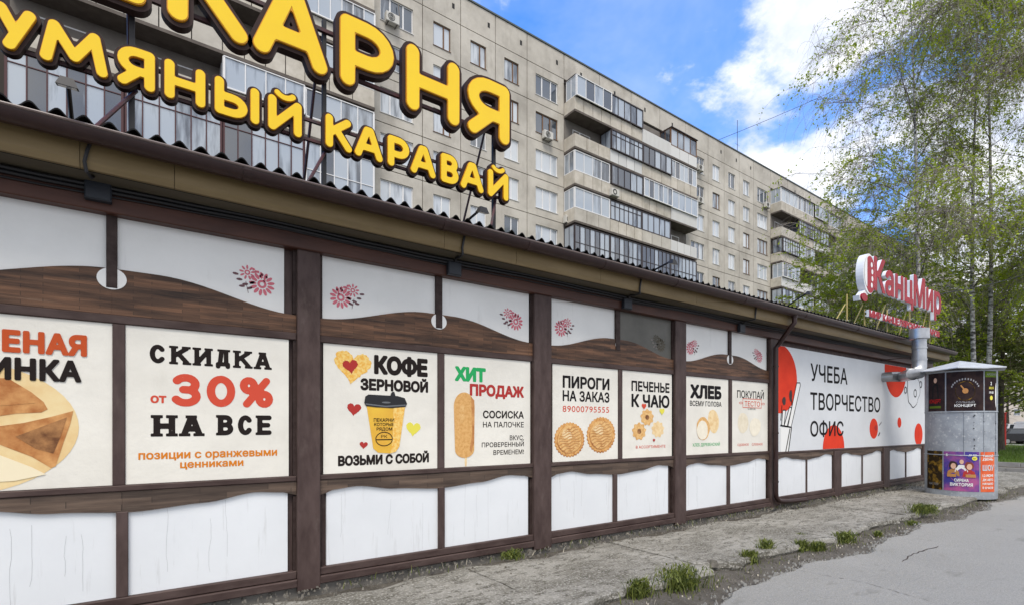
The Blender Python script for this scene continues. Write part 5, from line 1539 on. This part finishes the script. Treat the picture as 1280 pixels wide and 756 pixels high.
me_rail = me_rail.mesh('railing', 'frame_dark')
rb = random.Random(44)
def balcony(u, z, style, left=False, right=False, clad=None, detail=True, np_=4, top=None):
    b = inst('balcony', me_slab, (u, 0, z), blk)
    inst('back_wall', me_back, (u, 0, z), b)
    if detail: 
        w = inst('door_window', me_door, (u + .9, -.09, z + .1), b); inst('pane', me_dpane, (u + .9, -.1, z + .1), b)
    tall = style and style.startswith('tall')
    pmat = rb.choice(['pale_panel'] * 5 + ['concrete_panel'] * 2 + ['sheet_white'])
    oy = rb.choice([0, 0, -.14, -.22]) if not tall else 0
    if not tall:
        inst('parapet_backing', me_bk, (u, 0, z), b)
        for i in range(np_): inst('parapet_slab', me_pp[(np_, pmat)], (u + UW / np_ * i, 0, z), b)
    if clad: inst('sheet_cladding', me_sheet_w if clad == 'w' else me_sheet_b, (u, 0, z), b)
    if left and not tall: inst('parapet_end', me_end, (u, 0, z), b)
    if right and not tall: inst('parapet_end', me_end, (u + UW - .07, 0, z), b)
    if style:
        fm, pn, n, w, h = styles[style]; zb = z + (.985 if not tall else .01)
        inst('glazing_frame', fm, (u, oy, zb), b)
        for i in range(n): inst('pane', pn, (u + .03 + w * i, oy, zb), b)
        m = fm.materials[0].name
        for flag, uu in ((left, u), (right, u + UW - .07)):
            if flag:
                sf, sp = side_mesh(h, m); inst('side_frame', sf, (uu, oy, zb), b); inst('pane', sp, (uu, oy, zb), b)
        if top: inst('balcony_roof', roof_cap[top], (u, 0, zb), b)
    return b
tab_mid = [[('white', 0), ('dark', 0), (None, 'w'), ('wood', 0)],
           [(None, 0), ('darkfine', 0), ('dark', 0), ('whitefine', 0)],
           [('white', 0), ('dark', 0), ('whitefine', 0), ('white', 'w')],
           [('white', 0), ('darkfine', 0), ('dark', 0), (None, 0)],
           [('talldark', 0), ('talldark', 0), ('talldark', 0), ('talldark', 0)],
           [('tallwhite', 0), ('talldark', 0), ('talldark', 0), ('dark', 0)]]
tab_left = [[('white', 0), (None, 0), ('dark', 0), ('white', 0)],
            [(None, 0), ('dark', 0), (None, 0), ('whitefine', 0)],
            [(None, 0), (None, 0), (None, 0), ('white', 0)],
            [(None, 0), (None, 0), ('white', 0), ('white', 0)],
            [('tallmaroon', 0), ('tallmaroon', 0), ('tallmaroon', 0), ('tallwhite', 0)],
            [('tallmaroon', 0), ('talldark', 0), ('tallmaroon', 0), ('tallwhite', 0)]]
tab_far = [[('white', 0), ('whitefine', 0), ('white', 0), ('white', 0)],
           [(None, 0), ('darkfine', 0), ('dark', 0), (None, 0)],
           [('darkfine', 0), ('white', 0), (None, 0), ('dark', 0)],
           [('white', 'w'), (None, 'w'), ('dark', 0), ('white', 0)],
           [('dark', 0), ('white', 0), ('dark', 0), (None, 0)],
           [('dark', 0), ('white', 0), ('dark', 0), ('white', 0)]]
for k, tab in ((-1, tab_left), (0, tab_mid), (1, tab_far), (2, tab_mid[::-1]), (3, tab_far)):
    s = u_s + PERIOD * k
    for r in range(6):
        z = Z_PAR0 - FL * (r + 1) - .08
        for j in range(4):
            st, cl = tab[r][j]
            if k >= 2 and st and st.startswith('tall'): st = 'dark'
            balcony(s + UW * j, z, st, left=(j == 0 or (st and not tab[r][j - 1][0]) or False), right=(j == 3 or (st and not tab[r][j + 1][0]) or False), clad=cl or None, detail=(k <= 1),
                    np_=3 if (r + j) % 2 else 4, top=('frame_dark' if (r == 0 and st) else None))

# air conditioners on the facade
def aircon(px, py, lab):
    u, z = bu(px), bz(px, py)
    p = blk.matrix_basis @ Vector((u, -.02, z)) if False else Vector(blk.location) + Matrix.Rotation(rotb, 3, 'Z') @ Vector((u, -.0, z))
    t = thing('air_conditioner', lab, 'air conditioner', p, 'air conditioners on the apartment block', rotb)
    def bl(mb, n, m): o = mb.build(n, m); o.parent = t; return o
    bl(MB().bevbox(-.42, .42, -.42, -.1, -.28, .28, .02), 'casing', 'ac_white')
    mb = MB().plate([ell(-.1, 0, .22, .22, 20), ell(-.1, 0, .19, .19, 20)[::-1]], -.435, -.42)
    for q in range(4): mb.plate([ell(-.1, 0, .15 - .035 * q, .15 - .035 * q, 16), ell(-.1, 0, .14 - .035 * q, .14 - .035 * q, 16)[::-1]], -.432, -.4205)
    bl(mb, 'fan_grille', 'vent_dark'); bl(MB().box(-.3, -.26, -.4, 0, -.33, -.29).box(.26, .3, -.4, 0, -.33, -.29), 'bracket', 'frame_dark')
    bl(MB().tube([(.42, -.2, 0), (.55, -.05, -.1), (.58, -.05, .5), (.5, -.03, 1.3)], .03, 6), 'pipe', 'loggia_wall')
for a in ((488, 28, 'air conditioner under the top-left window beside the yellow sign'), (682, 172, 'air conditioner under a wide window just left of the middle balconies'),
          (708, 277, 'air conditioner at the corner of the lowest visible left balcony'), (872, 212, 'upper air conditioner just right of the middle balconies'),
          (872, 252, 'lower air conditioner just right of the middle balconies'), (956, 258, 'air conditioner under a window beside the far balconies')):
    aircon(*a)
# one hangs on a balcony front
def on_front(px, py, lab):
    d = (DB - PR - .1) / CB
    u, z = bu(px, d), bz(px, py, d)
    p = Vector(blk.location) + Matrix.Rotation(rotb, 3, 'Z') @ Vector((u, -PR + .07, z))
    t = thing('air_conditioner', lab, 'air conditioner', p, 'air conditioners on the apartment block', rotb)
    def bl(mb, n, m): o = mb.build(n, m); o.parent = t; return o
    bl(MB().bevbox(-.42, .42, -.42, -.1, -.28, .28, .02), 'casing', 'ac_white')
    bl(MB().plate([ell(-.1, 0, .22, .22, 20), ell(-.1, 0, .14, .14, 20)[::-1]], -.435, -.42), 'fan_grille', 'vent_dark')
    bl(MB().box(-.3, -.26, -.1, .0, -.33, -.29).box(.26, .3, -.1, 0, -.33, -.29), 'bracket', 'frame_dark')
on_front(767, 242, 'air conditioner hanging on the front of the middle balconies')
# aerial on the roof and the wire across the sky
u = bu(925); z = Z_ROOF
p = Vector(blk.location) + Matrix.Rotation(rotb, 3, 'Z') @ Vector((u, .3, z))
o = MB().tube([p, p + Vector((0, 0, 3.6))], .03, 5).tube([p + Vector((-.4, 0, 1.0)), p + Vector((.4, 0, 1.0))], .015, 4).build('aerial', 'black_metal', origin=p)
tag(o, 'thin aerial mast standing on the roof edge of the apartment block', 'aerial')
pa = Vector(blk.location) + Matrix.Rotation(rotb, 3, 'Z') @ Vector((bu(898), .4, z + .1)); pb = Vector(at(1330, 62, -70))
pts = [pa.lerp(pb, k / 14) - Vector((0, 0, 2.2 * math.sin(math.pi * k / 14))) for k in range(15)]
o = MB().tube(pts, .022, 4).build('overhead_wire', 'cable', origin=pa); tag(o, 'thin black wire rising across the sky from the block roof', 'wire')
pa = Vector((W2(1172), SY2 + .02, Z2(1172, 368))); pb = Vector(at(1340, 24, 318))
pts = [pa.lerp(pb, k / 10) - Vector((0, 0, .25 * math.sin(math.pi * k / 10))) for k in range(11)]
o = MB().tube(pts, .016, 4).build('overhead_wire', 'cable', origin=pa); tag(o, 'black cable running from the red sign towards the birches', 'wire')

#@@TREES
# ================================================================== trees
def tubes_np(paths, r0, r1, sides=3):
    """many thin tapering tubes; paths (n, k, 3)"""
    n, k, _ = paths.shape
    d = np.gradient(paths, axis=1); d /= np.linalg.norm(d, axis=2, keepdims=True) + 1e-9
    ref = np.where(np.abs(d[..., 2:3]) > .9, np.array([1., 0, 0]), np.array([0, 0, 1.]))
    a = np.cross(d, ref); a /= np.linalg.norm(a, axis=2, keepdims=True) + 1e-9
    b = np.cross(d, a)
    rr = (np.asarray(r0).reshape(-1, 1, 1) * (1 - np.linspace(0, 1, k)).reshape(1, -1, 1) + np.asarray(r1).reshape(-1, 1, 1) * np.linspace(0, 1, k).reshape(1, -1, 1))
    ang = np.arange(sides) * 2 * np.pi / sides
    v = paths[:, :, None, :] + rr[..., None] * (a[:, :, None, :] * np.cos(ang)[None, None, :, None] + b[:, :, None, :] * np.sin(ang)[None, None, :, None])
    v = v.reshape(-1, 3)
    base = (np.arange(n) * k * sides)[:, None, None]; i = (np.arange(k - 1) * sides)[None, :, None]; s = np.arange(sides)[None, None, :]; s2 = (s + 1) % sides
    f = np.stack([base + i + s, base + i + s2, base + i + sides + s2, base + i + sides + s], -1).reshape(-1, 4)
    return v, f
def leaves_np(P, size, r, flat=.6):
    n = len(P)
    nrm = r.normal(size=(n, 3)); nrm[:, 2] += flat; nrm /= np.linalg.norm(nrm, axis=1, keepdims=True)
    t = np.cross(nrm, r.normal(size=(n, 3))); t /= np.linalg.norm(t, axis=1, keepdims=True); b = np.cross(nrm, t)
    s = r.uniform(.6, 1.25, (n, 1)) * size
    v = np.stack([P - t * s * .5, P + b * s * .36 + nrm * s * .08, P + t * s * .6, P - b * s * .36 + nrm * s * .08], 1).reshape(-1, 3)
    f = (np.arange(n) * 4)[:, None] + np.array([0, 1, 2, 3])
    return v, f
def npmesh(name, v, f, m, parent):
    off = wloc(parent); me = bpy.data.meshes.new(name)
    v = v - np.array(off); f = np.asarray(f)
    me.vertices.add(len(v)); me.vertices.foreach_set('co', v.astype(np.float32).ravel())
    me.loops.add(f.size); me.loops.foreach_set('vertex_index', f.astype(np.int32).ravel())
    me.polygons.add(len(f)); me.polygons.foreach_set('loop_start', np.arange(0, f.size, f.shape[1], dtype=np.int32))
    me.update(calc_edges=True); me.validate()
    me.materials.append(M[m]); o = bpy.data.objects.new(name, me); C.objects.link(o); o.parent = parent
    return o
def path(p0, dirv, L, k, droop, wob, r):
    P = [np.array(p0, float)]; d = np.array(dirv, float); d /= np.linalg.norm(d)
    for i in range(k):
        P.append(P[-1] + d * L / k); d = d + np.array([0, 0, -droop]) + r.normal(0, wob, 3); d /= np.linalg.norm(d)
    return np.array(P)
def tree(name, lab, cat, x, y, h, cr, seed, bark='bark_birch', leaf='leaf_birch', lean=(0, 0), tr=.16, z_first=.28, nlimb=34, ntw=2600, tlen=(1.2, 3.2), nleaf=24000,
         lsize=.085, up=.75, stems=1, twm='twig', group=None, twr=.009, droop=.16, leaf_hi=1.0):
    r = np.random.default_rng(seed); t = thing(name, lab, cat, (x, y, -.1), group)
    trunkpaths = []
    for s in range(stems):
        a = r.uniform(0, 6.28); off = .0 if stems == 1 else .35
        base = np.array([x + off * math.cos(a), y + off * math.sin(a), -.1])
        hh = h * (1 if s == 0 else r.uniform(.75, .95))
        k = 12; P = []
        sw = r.uniform(0, 6.28)
        for i in range(k + 1):
            q = i / k
            P.append(base + np.array([lean[0] * q ** 1.4 + math.cos(a) * off * 3 * q + .22 * math.sin(q * 5 + sw), lean[1] * q ** 1.4 + math.sin(a) * off * 3 * q + .22 * math.cos(q * 4 + sw), hh * q]))
        trunkpaths.append((np.array(P), hh))
    mb = MB()
    for P, hh in trunkpaths: mb.tube([tuple(p) for p in P], [tr * (1 - .93 * (i / 12) ** .9) + (.05 if i == 0 else 0) for i in range(13)], 10)
    mb.build('trunk', bark, t, smooth=True)
    limbs = []; lr = []
    for i in range(nlimb * stems):
        P, hh = trunkpaths[i % stems]; q = z_first + (.96 - z_first) * (i / (nlimb * stems)) ** .9
        j = min(11, int(q * 12)); p0 = P[j] + (P[j + 1] - P[j]) * (q * 12 - j)
        a = r.uniform(0, 6.283); prof = math.sin(math.pi * min(1, (1 - q) / (1 - z_first) * .85 + .08)) ** .7
        L = cr * (.45 + .65 * prof) * r.uniform(.75, 1.15)
        d = np.array([math.cos(a), math.sin(a), up * r.uniform(.7, 1.5)])
        limbs.append(path(p0, d, L, 7, .10, .09, r)); lr.append(tr * .30 * (1.05 - q))
    v, f = tubes_np(np.array(limbs), np.array(lr), np.array(lr) * .2, 6); npmesh('limbs', v, f, bark if bark != 'bark_birch' else 'bark_dark', t)
    subs = []; src = []
    for i in range(nlimb * stems * 5):
        l = limbs[i % len(limbs)]; j = r.integers(2, 7); p0 = l[j]; d = l[j] - l[j - 1]; d = d / np.linalg.norm(d) + r.normal(0, .55, 3)
        subs.append(path(p0, d, r.uniform(.8, 2.2) * cr / 4, 7, .06, .12, r))
    v, f = tubes_np(np.array(subs), np.full(len(subs), tr * .085), np.full(len(subs), .006), 4); npmesh('branches', v, f, 'bark_dark', t)['kind'] = 'stuff'
    tw = []
    allb = np.concatenate([np.array(subs)[:, 2:], np.array(limbs)[:, 3:7].repeat(1, axis=0)[:, :4]] if False else [np.array(subs)[:, 2:].reshape(-1, 3), np.array(limbs)[:, 3:].reshape(-1, 3)])
    idx = r.integers(0, len(allb), ntw)
    K_ = 6
    P = allb[idx]; d = r.normal(0, 1, (ntw, 3)); d[:, 2] = np.abs(d[:, 2]) * .35 - .05; d /= np.linalg.norm(d, axis=1, keepdims=True)
    L = r.uniform(*tlen, ntw)[:, None]; path_ = [P.copy()]
    for i in range(K_):
        P = P + d * L / K_; path_.append(P.copy()); d = d + np.array([0, 0, -droop * 2.2]) + r.normal(0, .13, (ntw, 3)); d /= np.linalg.norm(d, axis=1, keepdims=True)
    TW = np.stack(path_, 1)
    keep = TW[:, -1, 2] > 1.6; TW = TW[keep]
    v, f = tubes_np(TW, np.full(len(TW), twr), np.full(len(TW), twr * .5), 3); npmesh('twigs', v, f, twm, t)['kind'] = 'stuff'
    n = len(TW); wgt = np.clip(1.25 - (TW[:, 0, 2] / h) * leaf_hi, .08, 1) * (r.random(n) ** 3.5 + .02) * (.25 + 1.5 * (np.sin(TW[:, 0, 0] * 1.9 + TW[:, 0, 2] * 1.3) * np.sin(TW[:, 0, 1] * 2.1 - TW[:, 0, 2] * .9) > -.15)); wgt /= wgt.sum()
    cl = r.choice(n, int(nleaf / 6), p=wgt)
    cl = np.repeat(cl, 6); ti = r.uniform(1, K_, len(cl)); i0 = np.floor(ti).astype(int).clip(0, K_ - 1); fr_ = (ti - i0)[:, None]
    Q = TW[cl, i0] * (1 - fr_) + TW[cl, i0 + 1] * fr_ + r.normal(0, .05, (len(cl), 3))
    v, f = leaves_np(Q, lsize, r); npmesh('foliage', v, f, leaf, t)['kind'] = 'stuff'
    # catkins hanging on the twigs
    return t
x, y = at(1162, 24); tree('birch_tree', 'tall birch with a thin leaning trunk and drooping bare twigs, left one of the pair', 'birch', x, y, 24, 4.3, 5, lean=(-1.5, .6), nlimb=34, ntw=3800, tlen=(1.2, 3.0), nleaf=19000, lsize=.105, leaf_hi=.95, tr=.14, twr=.0062, droop=.22, group='birches beyond the kiosk')
x, y = at(1216, 26.5); tree('birch_tree', 'tall birch with a white double trunk just right of the leaning birch', 'birch', x, y, 27, 5.2, 9, lean=(.4, .6), nlimb=18, ntw=4200, tlen=(1.4, 3.6), nleaf=34000, lsize=.105, stems=2, leaf_hi=.6, tr=.14, twr=.0062, droop=.22, group='birches beyond the kiosk')
x, y = at(1300, 23); tree('birch_tree', 'tall birch at the right edge of the picture with denser green crown', 'birch', x, y, 24, 4.4, 13, lean=(-.3, .5), nlimb=28, ntw=3200, tlen=(1.4, 3.6), nleaf=42000, lsize=.105, leaf_hi=.35, tr=.14, twr=.0062, droop=.22, group='birches beyond the kiosk')
x, y = at(1066, 31); tree('young_tree', 'young tree in fresh yellow-green leaf in front of the block, left of the red sign', 'tree', x, y, 11.8, 4.6, 17, bark='bark_dark', leaf='leaf_green', nlimb=28, ntw=2600, tlen=(.6, 1.6), nleaf=27000, lsize=.12, up=.9, tr=.13, twm='twig_green', z_first=.2, droop=.03, leaf_hi=.3, stems=2)
x, y = at(1005, 38); tree('young_tree', 'thin young tree whose branch tips show over the roof in front of the block', 'tree', x, y, 9.6, 3.6, 27, bark='bark_dark', leaf='leaf_green', nlimb=22, ntw=1300, tlen=(.6, 1.8), nleaf=9000, lsize=.13, up=1.0, tr=.10, twm='twig_green', z_first=.2, droop=.03, leaf_hi=.3)
x, y = at(1150, 36); tree('leafy_tree', 'bushy green tree behind the red sign below the birches', 'tree', x, y, 14.5, 5.8, 19, bark='bark_dark', leaf='leaf_green', nlimb=26, ntw=2400, tlen=(.6, 1.8), nleaf=17000, lsize=.14, up=.8, tr=.17, twm='twig_green', z_first=.15, droop=.04, leaf_hi=.2, stems=2)
x, y = at(1240, 33); tree('leafy_tree', 'broad green tree with low hanging branches behind the advertising column', 'tree', x, y, 14, 6.0, 23, bark='bark_dark', leaf='leaf_green', nlimb=26, ntw=2600, tlen=(.8, 2.2), nleaf=23000, lsize=.14, up=.6, tr=.19, twm='twig_green', z_first=.2, droop=.08, leaf_hi=.1, stems=2)
x, y = at(1335, 30); tree('leafy_tree', 'green tree at the far right edge beyond the lawn', 'tree', x, y, 13, 5.2, 29, bark='bark_dark', leaf='leaf_deep', nlimb=34, ntw=3200, tlen=(.8, 2.0), nleaf=42000, lsize=.14, up=.6, tr=.19, twm='twig_green', z_first=.2, droop=.06, leaf_hi=.1)
for i, (px, Z, h, lab) in enumerate(((1190, 62, 12, 'dark green tree far behind the column'), (1262, 70, 13, 'far green tree behind the parked cars'), (1310, 60, 12, 'far green tree right of the parked cars'), (1225, 85, 14, 'most distant green tree at the end of the lawn'))):
    x, y = at(px, Z); tree('distant_tree', lab, 'tree', x, y, h, 5.5, 40 + i, bark='bark_dark', leaf='leaf_deep', nlimb=24, ntw=900, tlen=(.8, 1.8), nleaf=16000, lsize=.24, up=.6, tr=.2, twm='twig_green', z_first=.22, droop=.05, leaf_hi=.1)

# ================================================================== far right: cars, post, low block
def car(lab, x, y, rz, m, L=4.4, Wd=1.75, H=1.45, van=False, label_g='parked cars beyond the lawn'):
    t = thing('parked_car', lab, 'car', (x, y, -.045), label_g, rz)
    def bl(mb, n, mm, par=t, sm=False): o = mb.build(n, mm, smooth=sm); o.parent = par; return o
    h = Wd / 2
    prof = [(-L / 2, .32), (-L / 2, .78), (-L / 2 + .1, .92), (-L / 2 + .75, .98), (-L / 2 + 1.2, H) if not van else (-L / 2 + .3, H), (L / 2 - 1.9, H), (L / 2 - 1.15, .98), (L / 2 - .1, .84), (L / 2, .62), (L / 2, .32)]
    if van: prof[3] = (-L / 2 + .05, 1.1)
    prof2 = []
    for k, (a, z) in enumerate(prof): prof2.append((a, z))
    mb = MB(); n = len(prof2); v = []
    for s in (-1, 1):
        for a, z in prof2: v.append((a, s * (h - (.16 if z > 1.2 else 0)), z))
    f = [tuple(range(n)), tuple(reversed(range(n, 2 * n)))] + [(k, k + n, (k + 1) % n + n, (k + 1) % n) for k in range(n)]
    bl(mb.add(v, f), 'body', m)
    for s in (-1, 1):
        a0, a1 = (-L / 2 + .95 if not van else -L / 2 + .35), L / 2 - 1.3
        ww = MB().add([(a0, s * (h - .0 + .004), 1.0), (a1, s * (h + .004), 1.0), (a1 - .55, s * (h - .13), H - .08), (a0 + .3, s * (h - .13), H - .08)], [(0, 1, 2, 3)])
        bl(ww, 'side_window', 'car_glass')
    bl(MB().add([(L / 2 - 1.14, -h + .12, 1.0), (L / 2 - 1.14, h - .12, 1.0), (L / 2 - 1.84, h - .24, H - .05), (L / 2 - 1.84, -h + .24, H - .05)], [(0, 1, 2, 3)]), 'windscreen', 'car_glass')
    bl(MB().add([(-L / 2 + .72, -h + .12, 1.0), (-L / 2 + .72, h - .12, 1.0), (-L / 2 + 1.14, h - .24, H - .05), (-L / 2 + 1.14, -h + .24, H - .05)], [(3, 2, 1, 0)]), 'rear_window', 'car_glass')
    for a in (-L / 2 + .8, L / 2 - .85):
        for s in (-1, 1):
            w = bl(MB().tube([(a, s * (h - .2), .32), (a, s * (h + .02), .32)], .32, 16), 'wheel', 'tyre'); bl(MB().tube([(a, s * (h), .32), (a, s * (h + .03), .32)], .19, 12), 'rim', 'rim', w)
    for s in (-1, 1):
        bl(MB().box(L / 2 - .03, L / 2 + .01, s * .6 - .17, s * .6 + .17, .62, .76), 'headlight', 'head_lamp'); bl(MB().box(-L / 2 - .01, -L / 2 + .03, s * .62 - .15, s * .62 + .15, .7, .86), 'tail_light', 'tail_lamp')
x, y = at(1267, 46); car('black car parked beyond the lawn with its side to the camera', x, y, R(-35), 'car_black')
x, y = at(1268, 52); car('white car parked right behind the black car', x, y, R(-35), 'car_white', H=1.9, L=4.8)
x, y = at(1305, 50); car('white van parked at the far right beyond the lawn', x, y, R(-30), 'car_white', H=2.1, L=5, van=True)
x, y = at(1256.5, 40)
o = MB().tube([(x, y, -.05), (x, y, 2.6)], .06, 10).tube([(x, y, 2.6), (x, y, 2.68)], .1, 10).build('gate_post', 'red_paint', origin=(x, y, 0)); tag(o, 'thin red post at the edge of the lawn left of the parked cars', 'post')
# low bench-like wall behind lawn and a distant pale building
x, y = at(1262, 112)
fb = thing('distant_building', 'pale pink distant building glimpsed under the trees at the right', 'building', (x, y, 0), None, R(-35))
def fl(mb, n, m, par=fb): o = mb.build(n, m); o.parent = par; return o
fl(MB().box(-30, 30, 0, 12, -.2, 15), 'wall', 'far_wall')
fl(MB().box(-30.3, 30.3, -.3, 12.3, 15.002, 15.5), 'roof', 'roof_trim')
wmf = MB().box(0, 1.5, -.06, .05, 0, 1.5).mesh('window', 'frame_white'); pmf = MB().add([(.1, -.065, .1), (1.4, -.065, .1), (1.4, -.065, 1.4), (.1, -.065, 1.4)], [(0, 1, 2, 3)]).mesh('pane', 'glass')
for i in range(16):
    for j in range(5):
        o = bpy.data.objects.new('window', wmf); C.objects.link(o); o.parent = fb; o.location = (-28 + i * 3.6, 0, 1 + j * 2.9)
        p_ = bpy.data.objects.new('pane', pmf); C.objects.link(p_); p_.parent = o
